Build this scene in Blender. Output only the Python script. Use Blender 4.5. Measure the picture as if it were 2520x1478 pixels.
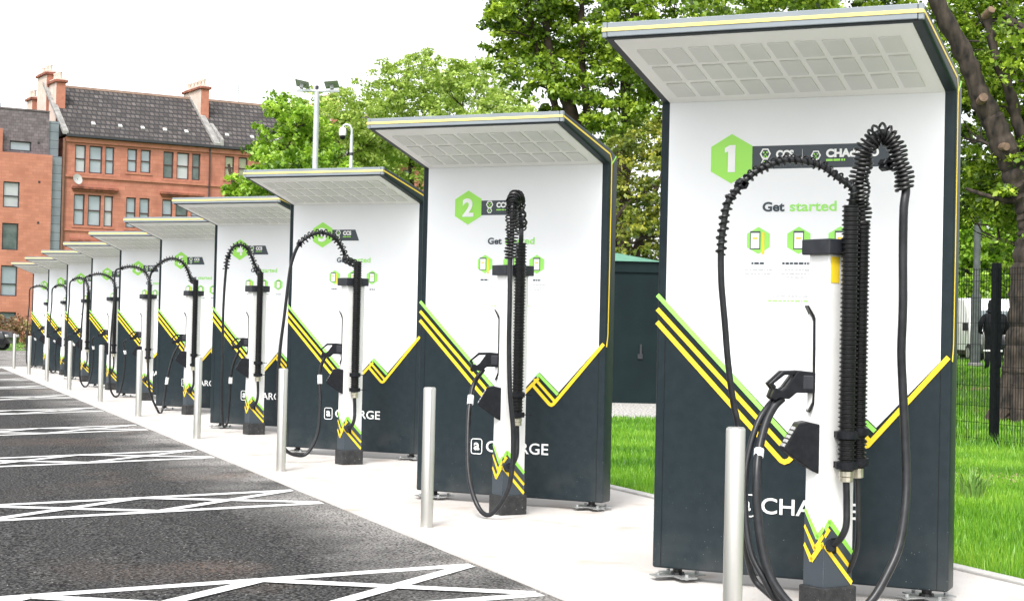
import bpy, bmesh, math, random
import numpy as np
from mathutils import Vector, Matrix
R = math.radians
for o in list(bpy.data.objects): bpy.data.objects.remove(o, do_unlink=True)
scene = bpy.context.scene
col = scene.collection

# ------------------------------------------------------------------ camera
cd = bpy.data.cameras.new('camera'); cam = bpy.data.objects.new('camera', cd); col.objects.link(cam)
cd.sensor_width = 36.0; cd.lens = 4042.95 / 2520.0 * 36.0
cd.clip_start = 0.1; cd.clip_end = 3000
Fv = Vector((0.360672854655067, 0.9325161141329288, 0.01813253422407293))
Rv = Vector((0.9322872546443547, -0.3610210048776133, 0.02245682223401983))
Uv = Vector((-0.027487574331994658, -0.008805164369880443, 0.9995833643762596))
m = Matrix((Rv, Uv, -Fv)).transposed().to_4x4(); m.translation = Vector((0, 0, 1.45))
cam.matrix_world = m
scene.camera = cam
# ------------------------------------------------------------------ world, sun, exposure
SUN_EL, SUN_AZ = R(52), R(218)      # azimuth clockwise from +Y of the direction towards the sun
w = bpy.data.worlds.new('World'); scene.world = w; w.use_nodes = True
nt = w.node_tree; nt.nodes.clear()
sky = nt.nodes.new('ShaderNodeTexSky'); sky.sky_type = 'NISHITA'; sky.sun_disc = False
sky.sun_elevation = SUN_EL; sky.sun_rotation = SUN_AZ; sky.air_density = 1.0; sky.dust_density = 3.0; sky.ozone_density = 0.3
hs = nt.nodes.new('ShaderNodeHueSaturation'); hs.inputs['Saturation'].default_value = 0.12; hs.inputs['Value'].default_value = 1.25
bgn = nt.nodes.new('ShaderNodeBackground'); bgn.inputs['Strength'].default_value = 0.15
wo = nt.nodes.new('ShaderNodeOutputWorld')
nt.links.new(sky.outputs[0], hs.inputs['Color']); nt.links.new(hs.outputs[0], bgn.inputs['Color']); nt.links.new(bgn.outputs[0], wo.inputs['Surface'])
ld = bpy.data.lights.new('sun', 'SUN'); ld.energy = 1.3; ld.angle = R(12); ld.color = (1.0, 0.96, 0.9)
sun = bpy.data.objects.new('sun', ld); col.objects.link(sun)
sd = Vector((math.sin(SUN_AZ) * math.cos(SUN_EL), math.cos(SUN_AZ) * math.cos(SUN_EL), math.sin(SUN_EL)))
sun.rotation_euler = sd.to_track_quat('Z', 'Y').to_euler()
scene.view_settings.view_transform = 'Standard'; scene.view_settings.look = 'None'
scene.view_settings.exposure = 1.0; scene.view_settings.gamma = 1.0
scene.render.engine = 'CYCLES'
scene.cycles.max_bounces = 6; scene.cycles.transparent_max_bounces = 6

# ------------------------------------------------------------------ materials
MATS = {}
def pmat(name, c1, c2=None, scale=8.0, rough=0.6, metal=0.0, bump=0.0, bscale=None, spec=0.5, lo=0.35, hi=0.65, detail=5, coat=0.0, vec=None):
    m = bpy.data.materials.new(name); m.use_nodes = True; n = m.node_tree; b = n.nodes['Principled BSDF']
    b.inputs['Roughness'].default_value = rough; b.inputs['Metallic'].default_value = metal
    b.inputs['Specular IOR Level'].default_value = spec; b.inputs['Coat Weight'].default_value = coat
    if c2 is None: c2 = tuple(x * 0.88 for x in c1)
    tc = n.nodes.new('ShaderNodeTexCoord'); mp = n.nodes.new('ShaderNodeMapping'); n.links.new(tc.outputs['Object'], mp.inputs['Vector'])
    if vec: mp.inputs['Scale'].default_value = vec
    no = n.nodes.new('ShaderNodeTexNoise'); no.inputs['Scale'].default_value = scale; no.inputs['Detail'].default_value = detail
    n.links.new(mp.outputs[0], no.inputs['Vector'])
    cr = n.nodes.new('ShaderNodeValToRGB'); cr.color_ramp.elements[0].position = lo; cr.color_ramp.elements[1].position = hi
    cr.color_ramp.elements[0].color = (*c1, 1); cr.color_ramp.elements[1].color = (*c2, 1)
    n.links.new(no.outputs['Fac'], cr.inputs['Fac']); n.links.new(cr.outputs[0], b.inputs['Base Color'])
    if bump:
        nb = n.nodes.new('ShaderNodeTexNoise'); nb.inputs['Scale'].default_value = bscale or scale * 6; nb.inputs['Detail'].default_value = 4
        n.links.new(mp.outputs[0], nb.inputs['Vector'])
        bu = n.nodes.new('ShaderNodeBump'); bu.inputs['Strength'].default_value = bump; bu.inputs['Distance'].default_value = 0.02
        n.links.new(nb.outputs['Fac'], bu.inputs['Height']); n.links.new(bu.outputs[0], b.inputs['Normal'])
    m['cr'] = cr.name; MATS[name] = m
    return m
def nodes(m): return m.node_tree, m.node_tree.nodes['Principled BSDF']
def mixin(m, fac_socket, color):
    """blend a colour over the material's present base colour"""
    n, b = nodes(m); src = b.inputs['Base Color'].links[0].from_socket
    mx = n.nodes.new('ShaderNodeMix'); mx.data_type = 'RGBA'
    n.links.new(fac_socket, mx.inputs[0]); n.links.new(src, mx.inputs[6]); mx.inputs[7].default_value = (*color, 1)
    n.links.new(mx.outputs[2], b.inputs['Base Color'])
def speck(m, scale, thr, width=0.03, vec=None, kind='noise', coords='Object'):
    n, b = nodes(m); tc = n.nodes.new('ShaderNodeTexCoord')
    t = n.nodes.new('ShaderNodeTexNoise'); t.inputs['Scale'].default_value = scale; t.inputs['Detail'].default_value = 2
    n.links.new(tc.outputs[coords], t.inputs['Vector'])
    mr = n.nodes.new('ShaderNodeMapRange'); mr.inputs['From Min'].default_value = thr; mr.inputs['From Max'].default_value = thr + width
    n.links.new(t.outputs['Fac'], mr.inputs['Value'])
    return mr.outputs[0]
def mul(m, a, b_):
    n = m.node_tree; x = n.nodes.new('ShaderNodeMath'); x.operation = 'MULTIPLY'; n.links.new(a, x.inputs[0]); n.links.new(b_, x.inputs[1]); return x.outputs[0]
def axis(m, ax, a, b_):
    n = m.node_tree; tc = n.nodes.new('ShaderNodeTexCoord'); sp = n.nodes.new('ShaderNodeSeparateXYZ'); n.links.new(tc.outputs['Object'], sp.inputs[0])
    mr = n.nodes.new('ShaderNodeMapRange'); mr.inputs['From Min'].default_value = a; mr.inputs['From Max'].default_value = b_
    n.links.new(sp.outputs[ax], mr.inputs['Value']); return mr.outputs[0]

dark = pmat('dark_paint', (0.011, 0.020, 0.025), (0.015, 0.025, 0.031), 14, 0.45, bump=0.04, bscale=60, spec=0.3)
mixin(dark, mul(dark, speck(dark, 120, 0.715, 0.03), axis(dark, 2, 0.85, 0.1)), (0.30, 0.31, 0.32))
mixin(dark, mul(dark, speck(dark, 5, 0.42, 0.4), axis(dark, 2, 0.45, -0.4)), (0.09, 0.09, 0.088))
white = pmat('white_panel', (0.79, 0.80, 0.82), (0.755, 0.765, 0.79), 1.2, 0.35)
postw = pmat('white_post_paint', (0.80, 0.80, 0.79), (0.73, 0.73, 0.72), 5, 0.4)
soffit = pmat('soffit_white', (0.90, 0.89, 0.875), (0.87, 0.86, 0.85), 1.5, 0.5)
tilem = pmat('soffit_tile_grey', (0.66, 0.66, 0.64), (0.72, 0.715, 0.695), 1.3, 0.5)
fascm = pmat('fascia_sky_sheen', (0.23, 0.26, 0.285), (0.205, 0.235, 0.26), 4, 0.45, metal=0.0)  # dark cladding lightened: the fascia's sky reflection is put into its colour
green = pmat('lime_green', (0.31, 0.70, 0.09), (0.33, 0.73, 0.10), 4, 0.4)
lgreen = pmat('pale_green', (0.31, 0.72, 0.13), (0.30, 0.70, 0.12), 6, 0.45)
yellow = pmat('yellow_stripe', (0.86, 0.62, 0.03), (0.82, 0.58, 0.03), 6, 0.4)
paley = pmat('pale_yellow_stripe', (0.86, 0.70, 0.22), (0.84, 0.68, 0.2), 6, 0.4)
banner = pmat('slate_banner', (0.035, 0.048, 0.06), (0.04, 0.052, 0.066), 8, 0.45)
wtext = pmat('white_print', (0.85, 0.85, 0.85), (0.8, 0.8, 0.8), 10, 0.45)
gtext = pmat('grey_print', (0.42, 0.43, 0.45), (0.55, 0.56, 0.57), 60, 0.5)
dtext = pmat('dark_print', (0.03, 0.045, 0.06), (0.04, 0.055, 0.07), 20, 0.5)
rubber = pmat('black_rubber', (0.004, 0.004, 0.005), (0.009, 0.009, 0.010), 30, 0.35, spec=0.35)
cablem = pmat('cable_black', (0.007, 0.008, 0.010), (0.016, 0.017, 0.020), 25, 0.36, spec=0.4)
plast = pmat('dark_plastic', (0.005, 0.006, 0.008), (0.010, 0.011, 0.014), 25, 0.45, bump=0.1, bscale=200, spec=0.18)
capm = pmat('cap_plastic', (0.016, 0.018, 0.024), (0.026, 0.028, 0.034), 15, 0.5, spec=0.35)
basem = pmat('base_block', (0.010, 0.011, 0.012), (0.028, 0.028, 0.029), 20, 0.65, bump=0.4, bscale=90)
mixin(basem, speck(basem, 80, 0.70, 0.03), (0.26, 0.255, 0.245))
steel = pmat('brushed_steel', (0.60, 0.59, 0.56), (0.52, 0.515, 0.49), 3, 0.34, metal=0.85, vec=(1, 1, 0.2))
galv = pmat('galvanised', (0.42, 0.43, 0.43), (0.30, 0.31, 0.31), 25, 0.45, metal=0.6)
brass = pmat('nickel_gland', (0.62, 0.58, 0.48), (0.50, 0.46, 0.38), 30, 0.3, metal=0.8)
polem = pmat('pole_grey', (0.50, 0.53, 0.55), (0.43, 0.46, 0.48), 4, 0.45, metal=0.2)
lpolem = pmat('old_pole_grey', (0.055, 0.065, 0.065), (0.09, 0.10, 0.10), 6, 0.8, spec=0.2)
fencem = pmat('fence_green_black', (0.003, 0.004, 0.005), (0.006, 0.008, 0.009), 20, 0.6, spec=0.1)
cabm = pmat('cabinet_green', (0.004, 0.011, 0.013), (0.006, 0.015, 0.017), 2, 0.6, bump=0.05, spec=0.15)
cabr = pmat('cabinet_roof', (0.10, 0.25, 0.19), (0.14, 0.30, 0.23), 5, 0.5)
slate = pmat('roof_slate', (0.055, 0.047, 0.044), (0.14, 0.122, 0.115), 2.2, 0.75, lo=0.3, hi=0.7)
slatew = pmat('slate_wall', (0.13, 0.105, 0.115), (0.19, 0.16, 0.17), 3.0, 0.75)
stone = pmat('red_sandstone', (0.45, 0.185, 0.125), (0.36, 0.135, 0.09), 1.3, 0.85)
brickn = pmat('red_brick', (0.47, 0.195, 0.13), (0.40, 0.155, 0.10), 1.1, 0.85)
trimst = pmat('sandstone_trim', (0.42, 0.17, 0.11), (0.34, 0.13, 0.085), 3, 0.85)
cornst = pmat('dark_cornice', (0.14, 0.05, 0.035), (0.30, 0.10, 0.06), 2.5, 0.9)
skewm = pmat('pale_render', (0.31, 0.30, 0.285), (0.19, 0.185, 0.18), 3, 0.9)
chimp = pmat('chimney_lit_stone', (0.60, 0.51, 0.45), (0.54, 0.42, 0.35), 2, 0.9)  # pale stone, with the brightness of the lit left sides put into the colour
zinc = pmat('zinc_cladding', (0.17, 0.20, 0.225), (0.22, 0.25, 0.275), 1.5, 0.5, metal=0.2)
gutter = pmat('gutter_dark', (0.018, 0.02, 0.025), (0.03, 0.03, 0.035), 5, 0.5)
framed = pmat('window_frame_dark', (0.045, 0.022, 0.02), (0.06, 0.03, 0.025), 8, 0.5)
framew = pmat('window_frame_white', (0.6, 0.6, 0.58), (0.5, 0.5, 0.5), 8, 0.5)
glasses = [pmat('glass_a', (0.22, 0.27, 0.30), (0.30, 0.34, 0.37), 0.7, 0.08, spec=0.8),
           pmat('glass_b', (0.10, 0.13, 0.14), (0.20, 0.23, 0.24), 0.9, 0.08, spec=0.8),
           pmat('glass_c', (0.40, 0.42, 0.42), (0.33, 0.34, 0.36), 0.8, 0.12, spec=0.8),
           pmat('glass_d', (0.03, 0.06, 0.05), (0.10, 0.13, 0.12), 1.4, 0.08, spec=0.8),
           pmat('glass_e', (0.30, 0.30, 0.18), (0.24, 0.25, 0.15), 1.0, 0.15, spec=0.8)]
galvc = pmat('weathered_concrete', (0.13, 0.125, 0.12), (0.25, 0.24, 0.23), 12, 0.9, bump=0.5, bscale=40)
bark = pmat('bark', (0.006, 0.0045, 0.004), (0.062, 0.047, 0.036), 9.0, 0.97, bump=1.0, bscale=11, lo=0.3, hi=0.7, vec=(1, 1, 0.35))
barkd = pmat('bark_dark', (0.030, 0.022, 0.016), (0.07, 0.05, 0.036), 4.0, 0.95, bump=0.8, bscale=12)
cutwood = pmat('cut_wood', (0.20, 0.13, 0.085), (0.10, 0.065, 0.045), 12, 0.85)
pave = pmat('concrete_paving', (0.46, 0.43, 0.405), (0.55, 0.53, 0.51), 0.9, 0.85, bump=0.08, bscale=60, spec=0.2)
mixin(pave, speck(pave, 2.2, 0.60, 0.12), (0.42, 0.365, 0.325))
kerbm = pmat('kerb_concrete', (0.50, 0.49, 0.47), (0.40, 0.39, 0.375), 5, 0.85, bump=0.15)
paintm = pmat('road_paint', (0.80, 0.80, 0.79), (0.66, 0.66, 0.65), 14, 0.7, bump=0.2, bscale=90)
clothm = pmat('black_cloth', (0.006, 0.007, 0.009), (0.016, 0.017, 0.020), 6, 0.9, bump=0.6, bscale=9, spec=0.15)
carblk = pmat('car_black_paint', (0.004, 0.005, 0.007), (0.007, 0.008, 0.010), 4, 0.25, coat=0.2)
carwht = pmat('van_white_paint', (0.72, 0.72, 0.72), (0.66, 0.66, 0.66), 2, 0.35)
tyre = pmat('tyre', (0.012, 0.012, 0.012), (0.02, 0.02, 0.02), 20, 0.8)
lampred = pmat('lamp_lens_orange', (0.7, 0.22, 0.02), (0.6, 0.15, 0.02), 10, 0.3)

# asphalt
asph = pmat('asphalt', (0.0015, 0.0015, 0.002), (0.088, 0.087, 0.086), 50, 0.95, bump=0.15, bscale=70, lo=0.43, hi=0.62, detail=2, spec=0.15)
mixin(asph, speck(asph, 48, 0.70, 0.03), (0.42, 0.41, 0.40))
nA, bA = nodes(asph)
def patch(thr, wd, sc): return speck(asph, sc, thr, wd)
dust = mul(asph, axis(asph, 0, 2.55, 3.75), patch(0.25, 0.45, 1.3))
dust2 = mul(asph, dust, patch(0.40, 0.14, 62))
mixin(asph, dust2, (0.50, 0.48, 0.46))
brown = mul(asph, axis(asph, 0, 0.8, 2.6), patch(0.54, 0.14, 0.55))
brown2 = mul(asph, brown, patch(0.50, 0.10, 60))
mixin(asph, brown2, (0.17, 0.115, 0.085))
# brick / slate coursing
def coursing(m, w_, h_, mortar, c_m, strength, vecrot):
    n, b = nodes(m); tc = n.nodes.new('ShaderNodeTexCoord'); mp = n.nodes.new('ShaderNodeMapping'); mp.inputs['Rotation'].default_value = vecrot
    br = n.nodes.new('ShaderNodeTexBrick'); br.inputs['Scale'].default_value = 1.0; br.inputs['Brick Width'].default_value = w_; br.inputs['Row Height'].default_value = h_
    br.inputs['Mortar Size'].default_value = mortar; br.inputs['Mortar Smooth'].default_value = 0.3
    br.inputs['Color1'].default_value = (0.25, 0.25, 0.25, 1); br.inputs['Color2'].default_value = (1, 1, 1, 1); br.inputs['Bias'].default_value = 0.0
    n.links.new(tc.outputs['Object'], mp.inputs[0]); n.links.new(mp.outputs[0], br.inputs['Vector'])
    src = b.inputs['Base Color'].links[0].from_socket
    mx = n.nodes.new('ShaderNodeMix'); mx.data_type = 'RGBA'; mx.blend_type = 'MULTIPLY'; mx.inputs[0].default_value = strength
    n.links.new(src, mx.inputs[6]); n.links.new(br.outputs['Color'], mx.inputs[7])
    n.links.new(mx.outputs[2], b.inputs['Base Color']); mixin(m, br.outputs['Fac'], c_m)
coursing(stone, 0.75, 0.28, 0.010, (0.28, 0.10, 0.065), 0.25, (R(90), 0, 0))
coursing(brickn, 0.5, 0.20, 0.010, (0.32, 0.13, 0.085), 0.22, (R(90), 0, 0))
coursing(slate, 0.34, 0.24, 0.045, (0.018, 0.016, 0.018), 0.75, (R(32), 0, 0))
coursing(zinc, 2.2, 0.56, 0.02, (0.06, 0.07, 0.08), 0.15, (R(90), 0, 0))
coursing(slatew, 0.3, 0.2, 0.012, (0.08, 0.065, 0.07), 0.45, (R(90), 0, 0))

# grass (ground sheet + blades)
grassg = pmat('lawn_ground', (0.055, 0.15, 0.010), (0.095, 0.22, 0.014), 1.1, 0.95, bump=0.6, bscale=40)
mixin(grassg, speck(grassg, 30, 0.5, 0.15), (0.03, 0.085, 0.006))
mixin(grassg, speck(grassg, 0.7, 0.62, 0.08), (0.20, 0.17, 0.07))
def leafmat(name, ca, cb, cc, trans=0.35):
    m = bpy.data.materials.new(name); m.use_nodes = True; n = m.node_tree; n.nodes.clear()
    at = n.nodes.new('ShaderNodeAttribute'); at.attribute_name = 'tint'
    cr = n.nodes.new('ShaderNodeValToRGB'); e = cr.color_ramp.elements
    e[0].color = (*ca, 1); e[1].color = (*cc, 1); x = e.new(0.5); x.color = (*cb, 1)
    n.links.new(at.outputs['Fac'], cr.inputs[0])
    d = n.nodes.new('ShaderNodeBsdfDiffuse'); t = n.nodes.new('ShaderNodeBsdfTranslucent'); g = n.nodes.new('ShaderNodeBsdfGlossy'); g.inputs['Roughness'].default_value = 0.45
    for q in (d, t): n.links.new(cr.outputs[0], q.inputs['Color'])
    g.inputs['Color'].default_value = (0.8, 0.85, 0.75, 1)
    a = n.nodes.new('ShaderNodeMixShader'); a.inputs[0].default_value = trans; n.links.new(d.outputs[0], a.inputs[1]); n.links.new(t.outputs[0], a.inputs[2])
    b = n.nodes.new('ShaderNodeMixShader'); b.inputs[0].default_value = 0.05; n.links.new(a.outputs[0], b.inputs[1]); n.links.new(g.outputs[0], b.inputs[2])
    o = n.nodes.new('ShaderNodeOutputMaterial'); n.links.new(b.outputs[0], o.inputs[0]); return m
bladem = leafmat('grass_blades', (0.05, 0.17, 0.008), (0.17, 0.40, 0.02), (0.36, 0.58, 0.06), 0.4)
leaf_maple = leafmat('maple_leaves', (0.02, 0.05, 0.005), (0.17, 0.29, 0.016), (0.50, 0.64, 0.06), 0.4)
leaf_lime = leafmat('lime_leaves', (0.16, 0.25, 0.03), (0.36, 0.50, 0.08), (0.58, 0.70, 0.18), 0.45)
leaf_near = leafmat('sycamore_leaves', (0.05, 0.12, 0.01), (0.25, 0.44, 0.03), (0.50, 0.70, 0.08), 0.4)
leaf_ivy = leafmat('ivy_leaves', (0.035, 0.07, 0.01), (0.20, 0.25, 0.03), (0.60, 0.58, 0.09), 0.35)
leaf_brown = leafmat('brown_leaves', (0.13, 0.07, 0.035), (0.30, 0.17, 0.10), (0.30, 0.28, 0.10), 0.3)

# ------------------------------------------------------------------ object helpers
def tag(o, label=None, cat=None, group=None, kind=None):
    if label: o['label'] = label
    if cat: o['category'] = cat
    if group: o['group'] = group
    if kind: o['kind'] = kind
    return o
def empty(name, loc, rz=0.0, label=None, cat=None, group=None):
    o = bpy.data.objects.new(name, None); o.empty_display_size = 0.2; col.objects.link(o)
    o.location = loc; o.rotation_euler = (0, 0, rz); return tag(o, label, cat, group)
def copy_tree(o, parent=None):
    c = o.copy(); col.objects.link(c); c.parent = parent
    for ch in list(o.children): copy_tree(ch, c)
    return c
class MB:
    def __init__(s, M=None): s.v = []; s.f = []; s.M = M
    def add(s, vs, fs):
        o = len(s.v)
        s.v += [tuple(s.M @ Vector(v)) for v in vs] if s.M else [tuple(v) for v in vs]
        s.f += [tuple(i + o for i in f) for f in fs]; return s
    def box(s, x0, x1, y0, y1, z0, z1):
        return s.add([(x0,y0,z0),(x1,y0,z0),(x1,y1,z0),(x0,y1,z0),(x0,y0,z1),(x1,y0,z1),(x1,y1,z1),(x0,y1,z1)],
                     [(3,2,1,0),(4,5,6,7),(0,1,5,4),(1,2,6,5),(2,3,7,6),(3,0,4,7)])
    def prism(s, poly, a, b, ax='y'):
        """poly in the two other axes (x,z) for ax y, (y,z) for ax x, (x,y) for ax z"""
        n = len(poly)
        f = {'y': lambda p, t: (p[0], t, p[1]), 'x': lambda p, t: (t, p[0], p[1]), 'z': lambda p, t: (p[0], p[1], t)}[ax]
        vs = [f(p, a) for p in poly] + [f(p, b) for p in poly]
        fs = [tuple(range(n)), tuple(range(2*n-1, n-1, -1))] + [(i, i+n, (i+1) % n + n, (i+1) % n) for i in range(n)]
        return s.add(vs, fs)
    def tube(s, pts, r, seg=8, caps=True):
        P = [Vector(p) for p in pts]; n = len(P); rs = r if isinstance(r, (list, tuple, np.ndarray)) else [r]*n
        up = None; vs = []; fs = []
        for i in range(n):
            t = (P[min(i+1, n-1)] - P[max(i-1, 0)])
            if t.length < 1e-9: t = Vector((0, 0, 1))
            t.normalize()
            if up is None:
                up = t.orthogonal().normalized()
            else:
                up = (up - t*up.dot(t))
                up = up.normalized() if up.length > 1e-6 else t.orthogonal().normalized()
            q = t.cross(up)
            for k in range(seg):
                a = 2*math.pi*k/seg; vs.append(P[i] + (up*math.cos(a) + q*math.sin(a))*rs[i])
        for i in range(n-1):
            for k in range(seg):
                k2 = (k+1) % seg; fs.append((i*seg+k, i*seg+k2, (i+1)*seg+k2, (i+1)*seg+k))
        if caps: fs.append(tuple(range(seg-1, -1, -1))); fs.append(tuple((n-1)*seg+k for k in range(seg)))
        return s.add(vs, fs)
    def lathe(s, prof, c=(0, 0), seg=20):
        pts = [(c[0], c[1], z) for r_, z in prof]; vs = []; fs = []; n = len(prof)
        for (r_, z) in prof:
            for k in range(seg): a = 2*math.pi*k/seg; vs.append((c[0]+r_*math.cos(a), c[1]+r_*math.sin(a), z))
        for i in range(n-1):
            for k in range(seg): k2 = (k+1) % seg; fs.append((i*seg+k, i*seg+k2, (i+1)*seg+k2, (i+1)*seg+k))
        fs.append(tuple(range(seg-1, -1, -1))); fs.append(tuple((n-1)*seg+k for k in range(seg)))
        return s.add(vs, fs)
    def build(s, name, mat, parent=None, smooth=False, bevel=0.0, bseg=2, angle=30):
        me = bpy.data.meshes.new(name); me.from_pydata(s.v, [], s.f)
        bm = bmesh.new(); bm.from_mesh(me)
        bmesh.ops.recalc_face_normals(bm, faces=bm.faces)
        if bevel:
            es = [e for e in bm.edges if len(e.link_faces) == 2 and e.calc_face_angle(0) > R(angle)]
            bmesh.ops.bevel(bm, geom=es, offset=bevel, segments=bseg, affect='EDGES', profile=0.5, clamp_overlap=True)
        bm.to_mesh(me); bm.free()
        if smooth:
            me.polygons.foreach_set('use_smooth', [True]*len(me.polygons))
            try: me.set_sharp_from_angle(angle=R(40))
            except Exception: pass
        me.materials.append(mat)
        o = bpy.data.objects.new(name, me); col.objects.link(o); o.parent = parent
        return o
def spline(pts, n=8):
    """Catmull-Rom through the points"""
    P = [Vector(p) for p in pts]; P = [P[0]*2-P[1]] + P + [P[-1]*2-P[-2]]; out = []
    for i in range(1, len(P)-2):
        a, b, c, d = P[i-1:i+3]
        for k in range(n):
            t = k/n; out.append(0.5*((2*b)+(c-a)*t+(2*a-5*b+4*c-d)*t*t+(3*b-a-3*c+d)*t**3))
    out.append(P[-2]); return out
def resample(P, step):
    P = [Vector(p) for p in P]; out = [P[0]]; acc = 0
    for a, b in zip(P, P[1:]):
        L = (b-a).length
        while acc + L >= step:
            t = (step-acc)/L; a = a.lerp(b, t); L = (b-a).length; out.append(a.copy()); acc = 0
            if L < 1e-9: break
        acc += L
    return out
def helix(path, r, pitch, wire, seg=5, per=12, rnd=0.0, seed=0):
    P = resample(path, pitch/per); pts = []; up = None; rg = random.Random(seed); n = len(P)
    for i, p in enumerate(P):
        t = (P[min(i+1, n-1)]-P[max(i-1, 0)]).normalized()
        if up is None: up = t.orthogonal().normalized()
        else: up = (up - t*up.dot(t)).normalized()
        q = t.cross(up); a = 2*math.pi*i/per; rr = r*(1+rnd*math.sin(i*0.37+seed)*0.6)
        pts.append(p+(up*math.cos(a)+q*math.sin(a))*rr)
    return pts
def text_mesh(body, x0, x1, z0, z1, y, name, mat, parent, bold=0.0, keep=False):
    cu = bpy.data.curves.new('t', 'FONT'); cu.body = body; cu.offset = bold; cu.size = 1.0; cu.resolution_u = 4
    to = bpy.data.objects.new('t', cu); col.objects.link(to)
    dg = bpy.context.evaluated_depsgraph_get(); dg.update()
    me = bpy.data.meshes.new_from_object(to.evaluated_get(dg)); bpy.data.objects.remove(to, do_unlink=True)
    co = np.zeros(len(me.vertices)*3); me.vertices.foreach_get('co', co); co = co.reshape(-1, 3)
    mn, mx_ = co.min(0), co.max(0)
    sx = (x1-x0)/(mx_[0]-mn[0]); sz = (z1-z0)/(mx_[1]-mn[1])
    out = np.zeros_like(co); out[:, 0] = x0+(co[:, 0]-mn[0])*sx; out[:, 2] = z0+(co[:, 1]-mn[1])*sz; out[:, 1] = y
    me.vertices.foreach_set('co', out.ravel()); me.name = name; me.materials.clear(); me.materials.append(mat); me.update()
    o = bpy.data.objects.new(name, me); col.objects.link(o); o.parent = parent; return o
def sheet(mb, poly, y, t=0.0015): return mb.prism(poly, y, y+t)
def stroke(mb, pts, w_, y, t=0.0015):
    """mitred polyline band in the xz plane"""
    P = [Vector((p[0], p[1])) for p in pts]; n = len(P); L = []; Rr = []
    for i in range(n):
        d1 = (P[i]-P[i-1]).normalized() if i > 0 else None; d2 = (P[i+1]-P[i]).normalized() if i < n-1 else None
        d1 = d1 or d2; d2 = d2 or d1
        n1 = Vector((-d1.y, d1.x)); n2 = Vector((-d2.y, d2.x)); mt = (n1+n2).normalized(); k = min(2.0, 1/max(0.3, mt.dot(n1)))
        L.append(P[i]+mt*w_/2*k); Rr.append(P[i]-mt*w_/2*k)
    for i in range(n-1): mb.prism([tuple(L[i]), tuple(L[i+1]), tuple(Rr[i+1]), tuple(Rr[i])], y, y+t)
    return mb

def sstep(t): t = max(0.0, min(1.0, t)); return t*t*(3-2*t)
def gz(x, y):
    if x < 3.5: return -0.0355*(3.5-max(x, -40.0))
    return 0.7*sstep((x-20)/6.5)

# ------------------------------------------------------------------ ground, lot, paving
def grid(name, xs, ys, zf, mat, kind='structure'):
    vs = [(x, y, zf(x, y)) for y in ys for x in xs]; nx = len(xs)
    fs = [(j*nx+i, j*nx+i+1, (j+1)*nx+i+1, (j+1)*nx+i) for j in range(len(ys)-1) for i in range(nx-1)]
    me = bpy.data.meshes.new(name); me.from_pydata(vs, [], fs); me.materials.append(mat)
    o = bpy.data.objects.new(name, me); col.objects.link(o); o['kind'] = kind; return o
xs = [-900, -300, -100, -60, -40, -20, -8, -3, 0, 3.49, 3.5, 6.4, 9, 12, 15, 18, 20, 21, 22, 23, 24, 25, 26, 26.5, 30, 40, 60, 100, 300, 1000]
ys = [-200, -60, -20, -8, 0, 8, 16, 24, 32, 40, 52, 60, 79, 90, 110, 140, 200, 400, 1500]
grid('ground', xs, ys, lambda x, y: gz(x, y)-0.025, grassg)
grid('asphalt_lot', [-60, -40, -20, -8, 0, 3.5], [-10, 10, 30, 50.6], lambda x, y: gz(x, y), asph)
grid('asphalt_road', [-60, -40, -20, -8, 0, 3.5, 12], [51.9, 60, 70, 79], lambda x, y: gz(x, y)+0.002, asph)
o = MB().box(3.5, 6.36, -10, 50.6, -0.12, 0.012).build('pavement', pave, bevel=0.006); o['kind'] = 'structure'
mixin(pave, speck(pave, 55, 0.68, 0.04), (0.30, 0.27, 0.24))
# far paving strip where the lot ends
o = MB().box(-60, 6.36, 50.62, 51.88, -2.4, 0.008)
o = grid('far_pavement', [-60, -40, -20, 0, 3.5, 6.36], [50.6, 51.9], lambda x, y: gz(x, y)+0.008, pave)
o = MB().box(6.37, 6.47, -10, 50.6, -0.1, 0.03).build('kerb_edging', kerbm, bevel=0.008); o['kind'] = 'structure'
o = grid('far_kerb', [-60, -40, -20, -8, 0, 3.5, 12], [79, 79.8], lambda x, y: gz(x, y)+0.09, kerbm)
# gravel bed round the cabinet
gravel = pmat('gravel', (0.10, 0.095, 0.09), (0.62, 0.60, 0.57), 24, 0.9, bump=1.0, bscale=30, lo=0.38, hi=0.6, detail=3)
Hx = Vector((0.9325, -0.3612, 0)); Hy = Vector((0.3612, 0.9325, 0))
gc = Vector((14.15, 31.02, 0))
gp = [gc+Hx*-3.2+Hy*-6.0, gc+Hx*5.6+Hy*-6.0, gc+Hx*5.6+Hy*3.5, gc+Hx*-3.2+Hy*3.5]
def ingravel(x, y):
    d = Vector((x, y, 0))-gc; return -3.3 < d.dot(Hx) < 5.7 and -6.1 < d.dot(Hy) < 3.6
me = bpy.data.meshes.new('gravel_bed'); me.from_pydata([tuple(p+Vector((0, 0, 0.0))) for p in gp]+[tuple(p+Vector((0, 0, -0.1))) for p in gp], [], [(0,1,2,3),(0,4,5,1),(1,5,6,2),(2,6,7,3),(3,7,4,0)]); me.materials.append(gravel)
o = bpy.data.objects.new('gravel_bed', me); col.objects.link(o); o['kind'] = 'structure'

jb = MB()
for k in range(11): y = 6.1+4.64*k; jb.box(3.5, 6.36, y, y+0.012, 0.012, 0.0135)
o = jb.build('paving_joints', kerbm); o['kind'] = 'structure'
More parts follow.
